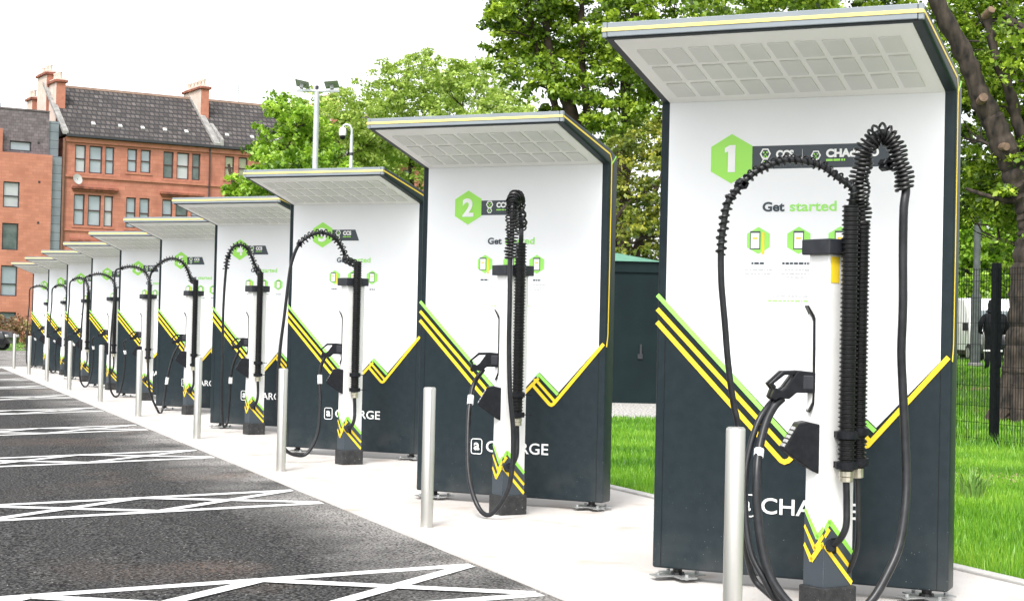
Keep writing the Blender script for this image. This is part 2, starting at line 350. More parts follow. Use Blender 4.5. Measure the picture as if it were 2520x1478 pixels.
# bay markings: pairs of lines with crossing zigzags between them
mb = MB()
def lotline(p, q, w_=0.12, lift=0.004):
    a, b = Vector((p[0], p[1], 0)), Vector((q[0], q[1], 0)); d = (b-a).normalized(); n_ = Vector((-d.y, d.x, 0))*w_/2
    vs = []
    for v in (a-n_, b-n_, b+n_, a+n_): x = min(v.x, 3.46); vs.append((x, v.y, gz(x, v.y)+lift))
    mb.add(vs, [(0, 1, 2, 3)])
for k in range(10):
    ya, yb = (9.54, 8.40) if k == 0 else (14.2+4.64*(k-1), 13.15+4.64*(k-1))
    lotline((3.46, ya), (-2.4, ya), lift=0.004); lotline((3.46, yb), (-2.4, yb), lift=0.004)
    x = 3.44; up = True; i = 0
    while x > -2.4:
        x2 = max(x-1.30, -2.4)
        f = (x-x2)/1.30
        lotline((x, ya-0.03), (x2, ya+(yb-ya)*f+0.03), lift=0.0065) if i % 2 == 0 else lotline((x, yb+0.03), (x2, yb+(ya-yb)*f-0.03), lift=0.0065)
        lotline((x, yb+0.03), (x2, yb+(ya-yb)*f-0.03), lift=0.008) if i % 2 == 0 else lotline((x, ya-0.03), (x2, ya+(yb-ya)*f+0.03), lift=0.008)
        x = x2; i += 1
o = mb.build('bay_markings', paintm); o['kind'] = 'structure'

# grass blades (only where the lawn can be seen between the panels)
def blades():
    rg = np.random.RandomState(4); V = []; T = []
    def wedge(n, d0, d1, l0, l1):
        D = (rg.uniform(0, 1, n)*(d1**0.75-d0**0.75)+d0**0.75)**(1/0.75); l = rg.uniform(l0, l1, n)*D
        return D*0.36073+l*0.93252, D*0.93268-l*0.36112, D
    for n, x0, x1, y0, y1 in ((95000, 6.45, 14.0, 4.0, 19.0), (40000, 6.45, 13.0, 12.0, 29.0), (30000, 13.0, 30.0, 10.0, 40.0)):
        x, y = rg.uniform(x0, x1, n), rg.uniform(y0, y1, n)
        for i in range(n):
            if x[i] < 6.49 or ingravel(x[i], y[i]): continue
            V.append((x[i], y[i], x[i]*0.36073+y[i]*0.93268))
    for n, d0, d1, l0, l1 in ((8000, 12, 30, 0.045, 0.10), (36000, 7.6, 30, 0.20, 0.40), (14000, 30, 60, 0.2, 0.36)):
        x, y, D = wedge(n, d0, d1, l0, l1)
        for i in range(n):
            if x[i] < 6.5 or ingravel(x[i], y[i]): continue
            V.append((x[i], y[i], D[i]))
    A = np.array(V); n = len(A); zz = np.array([gz(a[0], a[1]) for a in A])-0.027
    wd = np.sin(A[:, 0]*1.3+2*np.sin(A[:, 1]*0.9))*np.sin(A[:, 1]*1.1+0.7*A[:, 0]); h_ = rg.uniform(0.03, 0.075, n)*(1+A[:, 2]*0.012)*(1+0.9*np.clip(wd-0.35, 0, 1)*(A[:, 0] > 8.5)+1.1*(np.abs(A[:, 0]-14.3) < 0.35)); w_ = 0.0035+0.0003*A[:, 2]; az = rg.uniform(0, 6.283, n); lean = rg.uniform(0, 0.7, n)*h_; la = rg.uniform(0, 6.283, n)
    co = np.zeros((n, 3, 3))
    co[:, 0] = np.stack([A[:, 0]-np.cos(az)*w_, A[:, 1]-np.sin(az)*w_, zz], 1)
    co[:, 1] = np.stack([A[:, 0]+np.cos(az)*w_, A[:, 1]+np.sin(az)*w_, zz], 1)
    co[:, 2] = np.stack([A[:, 0]+np.cos(la)*lean, A[:, 1]+np.sin(la)*lean, zz+h_+0.02], 1)
    me = bpy.data.meshes.new('grass'); me.vertices.add(3*n); me.vertices.foreach_set('co', co.ravel())
    me.loops.add(3*n); me.loops.foreach_set('vertex_index', np.arange(3*n)); me.polygons.add(n)
    me.polygons.foreach_set('loop_start', np.arange(0, 3*n, 3)); me.update(calc_edges=True)
    at = me.attributes.new('tint', 'FLOAT', 'FACE')
    pn = 0.5+0.25*np.sin(A[:, 0]*2.1+1.3*np.sin(A[:, 1]*1.7))+0.25*np.sin(A[:, 1]*2.9+A[:, 0])
    at.data.foreach_set('value', np.clip(rg.uniform(0, 1, n)*0.6+0.5*pn-0.08-0.18*np.clip(wd-0.3, 0, 1), 0, 1).astype(np.float32))
    me.materials.append(bladem); o = bpy.data.objects.new('grass', me); col.objects.link(o)
    tag(o, 'short bright green mown grass of the lawn behind the chargers', 'grass', kind='stuff')
blades()

# ------------------------------------------------------------------ charging panels
W = 1.7045; HH = 2.796; C_ = 0.9457; CU = 0.2194; G = 0.0842; TH = 0.17
PANELS = [(4.28, 8.698, 0.8044), (4.3, 13.271, 0.8126), (4.325, 18.195, 0.7891), (4.329, 22.645, 0.8202), (4.318, 27.293, 0.7975), (4.302, 31.963, 0.7635), (4.322, 36.563, 0.7702), (4.297, 41.266, 0.7686), (4.299, 45.911, 0.7747), (4.3, 50.58, 0.7824)]
SHARED = {}
def share(key, parent, fn):
    """build once, then reuse the mesh with a new object"""
    if key in SHARED:
        src = SHARED[key]; out = []
        for s_, chs in src:
            c = s_.copy(); col.objects.link(c); c.parent = parent; out.append(c)
            for ch in chs: d = ch.copy(); col.objects.link(d); d.parent = c
        return out
    obs = fn(parent); SHARED[key] = [(o_, list(o_.children)) for o_ in obs]; return obs
def panel_common(P):
    obs = []
    prof = [(0, 0.07), (0, HH), (-C_, HH+CU), (-C_, HH+CU+G), (0.0, HH+0.125), (TH-0.03, HH+0.075), (TH, HH+0.03), (TH, 0.07)]
    obs.append(MB().prism(prof, 0.0, W, 'x').build('housing', dark, P, smooth=True, bevel=0.016, bseg=3))
    face = [(0.055, 2.792), (1.643, 2.792), (1.643, 1.32), (1.30, 0.945), (1.125, 1.10), (0.867, 0.83), (0.055, 1.625)]
    obs.append(MB().prism(face, -0.005, 0.002).build('front_face', white, P))
    # soffit on the canopy underside
    tdir = Vector((0, -C_, CU)).normalized(); nn = Vector((0, -tdir.z, tdir.y)); nn = nn if nn.z < 0 else -nn
    Mx = Matrix((Vector((1, 0, 0)), tdir, nn)).transposed().to_4x4(); Mx.translation = Vector((0, 0, HH))
    s = MB(); s.M = Mx; s.box(0.055, 1.643, 0.004, 0.938, 0.0, 0.005); so = s.build('soffit', soffit, P); obs.append(so)
    s = MB(); s.M = Mx
    for i in range(10):
        for j in range(3):
            x = 0.135+i*0.1455; t = 0.108+j*0.247; s.box(x, x+0.112, t, t+0.198, 0.0035, 0.013)
    s.build('soffit_tiles', tilem, so)
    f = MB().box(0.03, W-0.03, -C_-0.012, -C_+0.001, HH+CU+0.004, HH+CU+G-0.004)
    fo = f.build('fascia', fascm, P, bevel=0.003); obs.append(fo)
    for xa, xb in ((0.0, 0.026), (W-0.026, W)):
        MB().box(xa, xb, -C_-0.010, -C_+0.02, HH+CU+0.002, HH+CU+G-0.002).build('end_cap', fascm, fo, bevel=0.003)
    y = -0.0075
    g = MB(); stroke(g, [(0.003, 1.665), (0.862, 0.808)], 0.026, y-0.003); stroke(g, [(1.105, 1.062), (1.125, 1.080), (1.295, 0.925)], 0.026, y-0.003)
    obs.append(g.build('green_stripe', lgreen, P))
    yl = MB()
    stroke(yl, [(0.003, 1.583), (0.828, 0.762)], 0.026, y); stroke(yl, [(1.075, 1.035), (1.098, 1.035), (1.262, 0.875)], 0.024, y)
    stroke(yl, [(0.003, 1.506), (0.765, 0.735), (0.785, 0.728), (0.808, 0.737), (1.065, 0.998), (1.22, 0.845), (1.238, 0.838), (1.256, 0.846), (W-0.018, 1.345)], 0.028, y+0.0002)
    stroke(yl, [(1.06, 0.99), (1.12, 1.052)], 0.024, y-0.0013)
    obs.append(yl.build('yellow_stripe', yellow, P))
    e = MB()
    pts = [(0.012, 1.32), (0.035, 1.42), (0.04, 2.0), (0.04, HH+0.02), (0.0, HH+0.075), (-C_+0.005, HH+CU+G*0.5)]
    for a, b in zip(pts, pts[1:]):
        d = Vector((b[0]-a[0], b[1]-a[1])).normalized(); q = Vector((-d.y, d.x))*0.007
        e.prism([(a[0]+q.x, a[1]+q.y), (b[0]+q.x, b[1]+q.y), (b[0]-q.x, b[1]-q.y), (a[0]-q.x, a[1]-q.y)], W-0.001, W+0.003, 'x')
    obs.append(e.build('edge_stripe', yellow, P))
    e = MB().prism([(0.036, HH+0.002), (0.048, HH-0.004), (0.135, HH+0.062), (0.128, HH+0.072)], W-0.001, W+0.003, 'x'); obs.append(e.build('edge_stripe', lgreen, P))
    e = MB().box(0.0, W, -C_-0.016, -C_-0.011, HH+CU+G*0.5-0.009, HH+CU+G*0.5+0.009); obs.append(e.build('fascia_stripe', paley, P))
    # seams of the corner posts
    for xa, zt_ in ((0.052, 1.6), (1.643, 1.3)): obs.append(MB().box(xa, xa+0.003, -0.0015, 0.003, 0.08, zt_).build('corner_seam', rubber, P))
    # levelling feet
    for cx in (0.13, W-0.13):
        ft = MB().lathe([(0.028, 0.03), (0.028, 0.075)], (cx, TH/2), 12); ft.lathe([(0.045, 0.028), (0.04, 0.045)], (cx, TH/2), 12)
        fo2 = ft.build('levelling_foot', rubber, P); obs.append(fo2)
        pl = MB()
        for a in (45, 135):
            M_ = Matrix.Translation((cx, TH/2, 0)) @ Matrix.Rotation(R(a), 4, 'Z'); pl.M = M_
            pl.box(-0.16, 0.16, -0.05, 0.05, 0.022+0.002*(a == 45), 0.030+0.001*(a == 45))
            for sx in (-0.125, 0.125): pl.lathe([(0.012, 0.012), (0.012, 0.045)], (sx, 0), 8)
        pl.build('foot_plate', galv, fo2)
    return obs
def plug_icon(mb_g, mb_w, x0, x1, zc):
    cx = (x0+x1)/2; r_ = (x1-x0)/2
    hexo = [(cx+r_*math.sin(R(60*i+30)), zc+r_*1.05*math.cos(R(60*i+30))) for i in range(6)]
    hexi = [(cx+r_*0.72*math.sin(R(60*i+30)), zc+r_*0.78*math.cos(R(60*i+30))) for i in range(6)]
    for i in range(6): sheet(mb_w, [hexo[i], hexo[(i+1) % 6], hexi[(i+1) % 6], hexi[i]], -0.0105)
    for dx, dz in ((-0.3, 0.25), (0.3, 0.25), (0, -0.15), (-0.25, -0.5), (0.25, -0.5)):
        sheet(mb_g, [(cx+r_*(dx+0.17*math.cos(R(a))), zc+r_*(dz+0.17*math.sin(R(a)))) for a in range(0, 360, 60)], -0.0107)
def panel_info(P, n):
    y = -0.0075
    hexa = [(0.438+0.1425*math.sin(R(60*i)), 2.455+0.1425*math.cos(R(60*i))) for i in range(6)]
    hb = MB(); sheet(hb, hexa, y); badge = hb.build('number_badge', green, P)
    wd = {1: 0.055}.get(len(str(n)), 0.10)
    if n == 1:
        nb = MB(); nb.prism([(0.418, 2.377), (0.461, 2.377), (0.461, 2.533), (0.428, 2.533), (0.398, 2.517), (0.398, 2.490), (0.418, 2.497)], y-0.003, y-0.0015); nb.build('numeral', wtext, badge)
    else:
        hw = 0.052 if n < 10 else 0.082
        text_mesh(str(n), 0.438-hw, 0.438+hw, 2.378, 2.532, y-0.003, 'numeral', wtext, badge, bold=0.035)
    bn = MB()
    if n == 1: sheet(bn, [(0.5545, 2.392), (1.36, 2.392), (1.335, 2.524), (0.5545, 2.524)], y+0.0015)
    else: sheet(bn, [(0.5545, 2.39), (0.905, 2.39), (0.855, 2.512), (0.5545, 2.512)], y+0.0015)
    ban = bn.build('connector_banner', banner, P)
    wi, gi = MB(), MB()
    plug_icon(gi, wi, 0.606, 0.672, 2.478); plug_icon(gi, wi, 0.615, 0.663, 2.428)
    if n == 1: plug_icon(gi, wi, 0.904, 0.962, 2.462)
    wi.build('connector_icon_outline', wtext, ban); gi.build('connector_icon', green, ban)
    text_mesh('CCS', 0.702, 0.806, 2.450, 2.497, -0.0105, 'lettering', wtext, ban, bold=0.055)
    sub = MB()
    for a, b in ((0.702, 0.745), (0.75, 0.775), (0.78, 0.80)): sub.box(a, b, -0.0105, -0.009, 2.428, 2.438)
    if n == 1:
        text_mesh('CHAdeMO', 0.991, 1.290, 2.448, 2.497, -0.0105, 'lettering', wtext, ban, bold=0.055)
        for a, b in ((0.992, 1.03), (1.034, 1.072), (1.078, 1.088), (1.092, 1.10)): sub.box(a, b, -0.0105, -0.009, 2.428, 2.440)
        MB().box(0.854, 0.857, -0.0105, -0.009, 2.44, 2.50).build('divider', gtext, ban)
    sub.build('banner_caption', green, ban)
    text_mesh('Get', 0.628, 0.757, 2.147, 2.203, y, 'lettering', dtext, P, bold=0.035)
    text_mesh('started', 0.787, 1.056, 2.147, 2.205, y, 'lettering', lgreen, P, bold=0.02)
    for q, cx in enumerate((0.607, 0.843, 1.080)):
        h_ = MB(); sheet(h_, [(cx+0.077*math.sin(R(60*i)), 1.983+0.077*math.cos(R(60*i))) for i in range(6)], y); ho = h_.build('step_icon', lgreen, P)
        px = cx-0.018 if q == 0 else cx
        MB().box(px-0.030, px+0.030, y-0.002, y-0.0006, 1.932, 2.036).build('phone_outline', dtext, ho)
        MB().box(px-0.025, px+0.025, y-0.0035, y-0.0021, 1.938, 2.026).build('phone_screen', wtext, ho)
        MB().box(px-0.014, px+0.014, y-0.005, y-0.0037, 1.99, 2.0).build('phone_detail', yellow, ho)
        if q == 0: MB().box(cx+0.022, cx+0.036, y-0.002, y-0.0006, 1.905, 2.03).build('charging_card', yellow, ho)
    rg = random.Random(n); tb = MB(); th_ = MB(); tg = MB()
    def words(m_, x0, x1, z, h_):
        x = x0
        while x < x1: w_ = rg.uniform(0.008, 0.03); m_.box(x, min(x+w_, x1), y, y+0.001, z-h_/2, z+h_/2); x += w_+0.006
    for xa, xb in ((0.569, 0.642), (0.750, 0.930), (1.05, 1.12)): th_ = MB(); words(th_, xa, xb, 1.8525, 0.012); th_.build('small_heading', dtext, P)
    for z, a, b in ((1.815, 0.527, 0.695), (1.793, 0.530, 0.695), (1.815, 0.765, 0.925), (1.793, 0.745, 0.935), (1.774, 0.765, 0.92), (1.815, 1.0, 1.16), (1.793, 0.99, 1.17), (1.774, 1.02, 1.13)): words(tb, a, b, z, 0.006)
    tf = MB(); words(tf, 0.699, 1.00, 1.667, 0.009); words(tg, 0.671, 1.02, 1.640, 0.008); tf.build('small_print', gtext, P)
    tb.build('small_print', gtext, P); tg.build('small_print', lgreen, P)
    # logo box and word on the dark base
    lb = MB(); x0, x1, z0, z1, r_ = 0.513, 0.618, 0.404, 0.534, 0.022
    def rr(x0, x1, z0, z1, r_):
        o_ = []
        for cx, cz, a0 in ((x1-r_, z1-r_, 0), (x0+r_, z1-r_, 90), (x0+r_, z0+r_, 180), (x1-r_, z0+r_, 270)):
            for a in range(0, 91, 30): o_.append((cx+r_*math.cos(R(a0+a)), cz+r_*math.sin(R(a0+a))))
        return o_
    A, B = rr(x0, x1, z0, z1, r_), rr(x0+0.007, x1-0.007, z0+0.007, z1-0.007, r_-0.007)
    for i in range(len(A)): j = (i+1) % len(A); sheet(lb, [A[i], A[j], B[j], B[i]], y+0.003)
    lo = lb.build('logo_box', wtext, P)
    text_mesh('a', 0.540, 0.592, 0.438, 0.500, y+0.003, 'lettering', wtext, lo, bold=0.02)
    text_mesh('CHARGE', 0.654, 1.219, 0.428, 0.520, y+0.003, 'lettering', wtext, P, bold=0.012)
def ords(n): return ['nearest', 'second', 'third', 'fourth', 'fifth', 'sixth', 'seventh', 'eighth', 'ninth', 'farthest'][n]
for k, (px, py, phi) in enumerate(PANELS):
    lab = ('white canopied charger wall panel numbered 1 with CCS and CHAdeMO banner' if k == 0 else
           'white canopied charger wall panel numbered %d, %s from the camera' % (k+1, ords(k)))
    P = empty('charger_panel', (px, py, 0.012), -phi, lab, 'charging panel', 'charging wall panels in a row')
    share('panel', P, panel_common)
    panel_info(P, k+1)

# ------------------------------------------------------------------ charging posts (aligned with the kerb)
PATHS = {"u1L": [[-0.004, -0.185, 2.14], [-0.007, -0.185, 2.185], [-0.024, -0.179, 2.218], [-0.079, -0.158, 2.256], [-0.169, -0.146, 2.311], [-0.258, -0.133, 2.332], [-0.363, -0.114, 2.336], [-0.449, -0.102, 2.307], [-0.535, -0.089, 2.262], [-0.601, -0.084, 2.201], [-0.647, -0.065, 2.136], [-0.668, -0.055, 2.085], [-0.686, -0.046, 1.94], [-0.689, -0.043, 1.842], [-0.683, -0.043, 1.702], [-0.672, -0.045, 1.598], [-0.66, -0.047, 1.493], [-0.644, -0.05, 1.336], [-0.625, -0.055, 1.19], [-0.606, -0.06, 1.08], [-0.584, -0.066, 0.969], [-0.54, -0.024, 0.676], [-0.489, 0.015, 0.402], [-0.42, 0.046, 0.206], [-0.379, -0.022, 0.134], [-0.332, -0.147, 0.07]], "u1P2": [[-0.332, -0.147, 0.07], [-0.416, -0.169, 0.128], [-0.466, -0.151, 0.219], [-0.502, -0.086, 0.333], [-0.508, -0.033, 0.491], [-0.493, 0.011, 0.692], [-0.456, 0.048, 0.835], [-0.391, 0.073, 0.99], [-0.319, 0.097, 1.073], [-0.268, 0.131, 1.103]], "u1R": [[0.118, -0.091, 2.056], [0.091, -0.103, 2.124], [0.065, -0.128, 2.231], [0.062, -0.149, 2.313], [0.064, -0.173, 2.403], [0.088, -0.205, 2.463], [0.136, -0.224, 2.491], [0.183, -0.242, 2.459], [0.211, -0.251, 2.378], [0.239, -0.26, 2.287], [0.255, -0.265, 2.204], [0.236, -0.277, 2.104], [0.238, -0.274, 1.895], [0.234, -0.288, 1.604], [0.233, -0.283, 1.377], [0.243, -0.284, 1.207], [0.25, -0.303, 0.951], [0.246, -0.33, 0.74], [0.214, -0.367, 0.576], [0.164, -0.399, 0.411], [0.093, -0.422, 0.291], [-0.011, -0.433, 0.149], [-0.136, -0.437, 0.06], [-0.238, -0.397, 0.028], [-0.314, -0.314, 0.047], [-0.404, -0.227, 0.147], [-0.457, -0.156, 0.284], [-0.475, -0.099, 0.498], [-0.464, -0.054, 0.719], [-0.421, 0.001, 0.859], [-0.352, 0.058, 0.991], [-0.289, 0.086, 1.073], [-0.241, 0.087, 1.116]], "u2": [[0.06, 0.04, 2.133], [0.051, 0.042, 2.261], [0.024, -0.036, 2.4], [-0.021, -0.128, 2.465], [-0.096, -0.26, 2.465], [-0.148, -0.346, 2.419], [-0.169, -0.389, 2.323], [-0.172, -0.406, 2.151], [-0.179, -0.4, 1.981], [-0.181, -0.414, 1.611], [-0.177, -0.41, 1.33], [-0.161, -0.409, 0.967], [-0.13, -0.415, 0.666], [-0.136, -0.418, 0.364], [-0.177, -0.398, 0.182], [-0.268, -0.307, 0.032], [-0.325, -0.179, 0.102], [-0.356, -0.064, 0.335], [-0.318, 0.075, 0.697], [-0.27, 0.16, 0.916], [-0.226, 0.194, 1.027], [-0.149, 0.216, 1.123]], "u3": [[-0.046, 0.075, 2.08], [-0.06, 0.079, 2.148], [-0.094, 0.091, 2.241], [-0.186, 0.07, 2.357], [-0.316, 0.066, 2.411], [-0.447, 0.063, 2.384], [-0.571, 0.06, 2.285], [-0.633, 0.087, 2.127], [-0.66, 0.101, 1.962], [-0.696, 0.123, 1.546], [-0.732, 0.145, 1.131], [-0.74, 0.156, 0.686], [-0.711, 0.151, 0.349], [-0.646, 0.184, 0.156], [-0.526, 0.192, 0.082], [-0.399, 0.196, 0.102], [-0.292, 0.205, 0.298], [-0.26, 0.24, 0.612], [-0.26, 0.288, 0.92], [-0.225, 0.271, 1.088], [-0.155, 0.242, 1.176]], "u4": [[-0.015, 0.035, 2.028], [-0.03, 0.037, 2.214], [-0.13, 0.019, 2.408], [-0.237, 0.005, 2.478], [-0.325, 0.04, 2.444], [-0.386, 0.066, 2.315], [-0.407, 0.077, 2.149], [-0.424, 0.093, 1.681], [-0.42, 0.101, 1.181], [-0.412, 0.11, 0.553], [-0.377, 0.212, 0.175], [-0.325, 0.3, 0.079], [-0.272, 0.386, 0.165], [-0.255, 0.373, 0.462], [-0.248, 0.365, 0.732], [-0.213, 0.348, 0.938], [-0.147, 0.319, 1.101]], "u5": [[-0.023, 0.011, 1.96], [-0.045, 0.016, 2.12], [-0.119, -0.012, 2.29], [-0.232, -0.024, 2.413], [-0.37, 0.028, 2.448], [-0.517, 0.087, 2.374], [-0.632, 0.134, 2.244], [-0.674, 0.154, 2.039], [-0.666, 0.161, 1.528], [-0.661, 0.171, 0.89], [-0.623, 0.166, 0.38], [-0.498, 0.231, 0.09], [-0.413, 0.307, 0.003], [-0.355, 0.388, 0.212], [-0.316, 0.366, 0.568], [-0.247, 0.333, 0.892], [-0.162, 0.296, 1.088]]}
X0, X1, Y0, Y1 = -0.1025, 0.1025, -0.0725, 0.0725
MP = Matrix.Rotation(R(12), 4, 'Z')          # the post's own turn
MG = Matrix.Rotation(R(-19), 4, 'Z') @ Matrix.Translation((-0.052, 0, 0)) @ Matrix.Diagonal((0.80, 1, 1, 1)) @ Matrix.Translation((0.1025, 0, 0))   # the plug holster's turn
HOSE = Vector((0.0, -0.156, 0))
def post_common(P):
    obs = []
    obs.append(MB(MP).box(X0, X1, Y0, Y1, 0.15, 1.868).build('post', postw, P, bevel=0.006))
    obs.append(MB(MP).box(X0-0.018, X1+0.018, Y0-0.018, Y1+0.018, 0.0, 0.152).build('base_block', basem, P, bevel=0.008))
    c = MB(MP).box(X0-0.030, X1+0.030, Y0-0.030, Y1+0.030, 1.866, 1.946); obs.append(c.build('cap', capm, P, bevel=0.006))
    # printed base: dark field + zigzag lines wrapped round the front corner. s<0 on the left face, s>0 on the front face
    def wrap(pts, w_, out, mb_):
        """lines in (s,z) wrapped over the corner"""
        for a, b in zip(pts, pts[1:]):
            cuts = [a, b]
            if a[0] < 0 < b[0]: t = (0-a[0])/(b[0]-a[0]); c_ = (0.0, a[1]+t*(b[1]-a[1])); cuts = [a, c_, b]
            for p, q in zip(cuts, cuts[1:]):
                d = Vector((q[0]-p[0], q[1]-p[1])).normalized(); e = d*0.004; n_ = Vector((-d.y, d.x))*w_/2
                quad = [(p[0]-e.x+n_.x, p[1]-e.y+n_.y), (q[0]+e.x+n_.x, q[1]+e.y+n_.y), (q[0]+e.x-n_.x, q[1]+e.y-n_.y), (p[0]-e.x-n_.x, p[1]-e.y-n_.y)]
                if (p[0]+q[0])/2 < 0:
                    quad = [(Y0-min(max(s_, -0.145), out), z) for s_, z in quad]; mb_.prism(quad, X0-out-0.001, X0-out, 'x')
                else:
                    quad = [(X0+min(max(s_, -out), 0.205), z) for s_, z in quad]; mb_.prism(quad, Y0-out-0.001, Y0-out)
    d = MB(MP)
    Lf = [(-0.145, 0.54), (-0.045, 0.405), (0.0, 0.455), (0.0, 0.153), (-0.145, 0.153)]
    d.prism([(Y0-s_, z) for s_, z in Lf], X0-0.002, X0-0.0005, 'x')
    d.prism([(X0+s_, z) for s_, z in [(0.0, 0.455), (0.035, 0.492), (0.2, 0.325), (0.2, 0.153), (0.0, 0.153)]], Y0-0.002, Y0-0.0005)
    dd = d.build('printed_base', banner, P); obs.append(dd)
    g = MB(MP); wrap([(-0.145, 0.54), (-0.045, 0.405), (0.035, 0.492), (0.2, 0.325)], 0.028, 0.003, g); obs.append(g.build('green_stripe', green, P))
    yb = MB(MP); wrap([(-0.145, 0.455), (-0.062, 0.345), (0.03, 0.45)], 0.024, 0.0035, yb); wrap([(0.07, 0.365), (0.2, 0.235)], 0.024, 0.0035, yb)
    wrap([(-0.145, 0.36), (-0.085, 0.285), (-0.01, 0.375), (0.20, 0.168)], 0.028, 0.0042, yb); obs.append(yb.build('yellow_stripe', yellow, P))
    # corrugated hose
    pr = []; z = 0.76
    while z < 2.12: pr += [(0.038, z), (0.038, z+0.006), (0.047, z+0.010), (0.047, z+0.014), (0.038, z+0.019)]; z += 0.0235
    obs.append(MB().lathe(pr, (HOSE.x, HOSE.y), 20).build('corrugated_hose', rubber, P, smooth=True))
    for z in (0.785, 0.94):
        b = MB().lathe([(0.052, z-0.02), (0.058, z-0.018), (0.058, z+0.018), (0.052, z+0.02)], (HOSE.x, HOSE.y), 20)
        b.box(HOSE.x-0.03, HOSE.x+0.055, HOSE.y+0.02, Y0+0.006, z-0.016, z+0.016).box(HOSE.x+0.06, HOSE.x+0.12, HOSE.y-0.004, HOSE.y+0.004, z-0.004, z+0.004)
        obs.append(b.build('hose_clamp', plast, P))
    gl = MB().lathe([(0.030, 0.70), (0.036, 0.703), (0.036, 0.725), (0.031, 0.727), (0.038, 0.73), (0.038, 0.755), (0.030, 0.757)], (HOSE.x, HOSE.y), 12)
    obs.append(gl.build('cable_gland', brass, P))
    fp = spline([(HOSE.x, HOSE.y, 0.71), (HOSE.x+0.006, HOSE.y, 0.58), (HOSE.x, HOSE.y-0.005, 0.47), (HOSE.x-0.02, HOSE.y+0.03, 0.395), (HOSE.x-0.04, Y0-0.002, 0.365)], 6)
    obs.append(MB().tube(fp, 0.018, 10).build('feed_cable', cablem, P, smooth=True))
    ga = MB(); ga.tube([(HOSE.x-0.05, Y0-0.03, 0.372), (HOSE.x-0.045, Y0+0.0, 0.36)], 0.032, 10); ga.box(HOSE.x-0.085, HOSE.x-0.005, Y0-0.012, Y0-0.002, 0.325, 0.405)
    obs.append(ga.build('cable_entry', plast, P))
    # holster plate on the left face
    hp = MB(MG)
    prof = [(-0.215, 1.60), (-0.207, 1.604), (-0.168, 1.552), (-0.160, 1.535), (-0.150, 1.30), (-0.148, 1.15), (-0.157, 1.09), (-0.185, 1.045), (-0.193, 1.05), (-0.170, 1.10), (-0.166, 1.16), (-0.170, 1.30), (-0.172, 1.52), (-0.178, 1.54)]
    hp.prism(prof, -0.04, 0.04); hp.box(-0.16, X0+0.002, -0.03, 0.03, 1.17, 1.24)
    obs.append(hp.build('holster', plast, P, bevel=0.003, bseg=1))
    # socket guard with sloping label face
    sg = MB(MG).prism([(-0.262, 0.992), (-0.21, 1.0), (X0-0.012, 0.985), (X0+0.001, 0.965), (X0+0.001, 0.735), (X0-0.008, 0.725), (-0.17, 0.745), (-0.352, 0.845), (-0.356, 0.86)], -0.075, 0.075)
    so = sg.build('socket_guard', plast, P, bevel=0.007); obs.append(so)
    lp = MB(MG); d = Vector((-0.356+0.262, 0, 0.86-0.992)).normalized()
    for i in range(5):
        a = Vector((-0.268, 0, 0.984))+d*(0.018+i*0.027); n_ = Vector((d.z, 0, -d.x)); n_ = -n_ if n_.x > 0 else n_
        for yy in (-0.05, -0.015, 0.02):
            q = [a, a+d*0.018, a+d*0.018+n_*0.003, a+n_*0.003]; lp.prism([(v.x, v.z) for v in q], yy, yy+0.026)
    lp.build('socket_guard_keys', gtext, so)
    return obs
def plug(P, dy=0.0, tape=None):
    b = MB(MG)
    b.prism([(-0.148, 1.255), (-0.255, 1.263), (-0.27, 1.26), (-0.345, 1.175), (-0.372, 1.158), (-0.415, 1.172), (-0.440, 1.12), (-0.418, 1.103), (-0.385, 1.118), (-0.3225, 1.113), (-0.275, 1.147), (-0.148, 1.147)], dy-0.032, dy+0.032)
    po = b.build('plug', plast, P, bevel=0.006)
    h_ = MB(MG).prism([(-0.255, 1.262), (-0.36, 1.258), (-0.45, 1.19), (-0.419, 1.159), (-0.405, 1.178), (-0.423, 1.192), (-0.352, 1.238), (-0.272, 1.240)], dy-0.022, dy+0.022)
    h_.build('plug_handle', plast, po, bevel=0.004)
    MB(MG).box(-0.235, -0.165, dy-0.034, dy+0.034, 1.165, 1.24).build('plug_collar', capm, po, bevel=0.006)
    return po
def cable(P, path, r=0.0175, name='charging_cable'): return MB().tube(spline(path, 7), r, 10).build(name, cablem, P, smooth=True)
def coil(P, path, r, pitch, wire, seed=0, seg=5, per=12): return MB().tube(helix(spline(path, 10), r, pitch, wire, per=per, rnd=0.25, seed=seed), wire, seg).build('spring_coil', rubber, P, smooth=True)
def clip(P, c, r=0.03):
    b = MB(); c = Vector(c)
    for a in (0, 90): b.M = Matrix.Translation(c) @ Matrix.Rotation(R(35+a), 4, 'Y'); b.box(-r, r, -r*0.9, r*0.9, -r*0.55, r*0.55)
    return b.build('cable_clip', plast, P, bevel=0.005, bseg=1)
def tapeon(P, a, b): MB().tube([a, b], 0.0255, 10).build('white_tape', wtext, P)
def add_arm(P, path, ncoil, cr_, seed):
    path = [tuple(p) for p in path]
    top = [(HOSE.x, HOSE.y, 1.9), (HOSE.x, HOSE.y, 2.08)]
    path = top + path[1:]
    cable(P, path)
    coil(P, path[1:ncoil+2], cr_, 0.042, 0.0075, seed, 4, 9)
def yc(k): return 7.40+4.64*k
GENERIC = {  # lateral reach of the swing arm, crown height, tip height for the far posts
    5: (0.66, 2.46, 2.15, 0.13), 6: (0.68, 2.45, 2.12, -0.10), 7: (0.46, 2.48, 2.10, 0.2), 8: (0.40, 2.42, 2.05, 0.0), 9: (0.60, 2.44, 2.12, 0.1)}
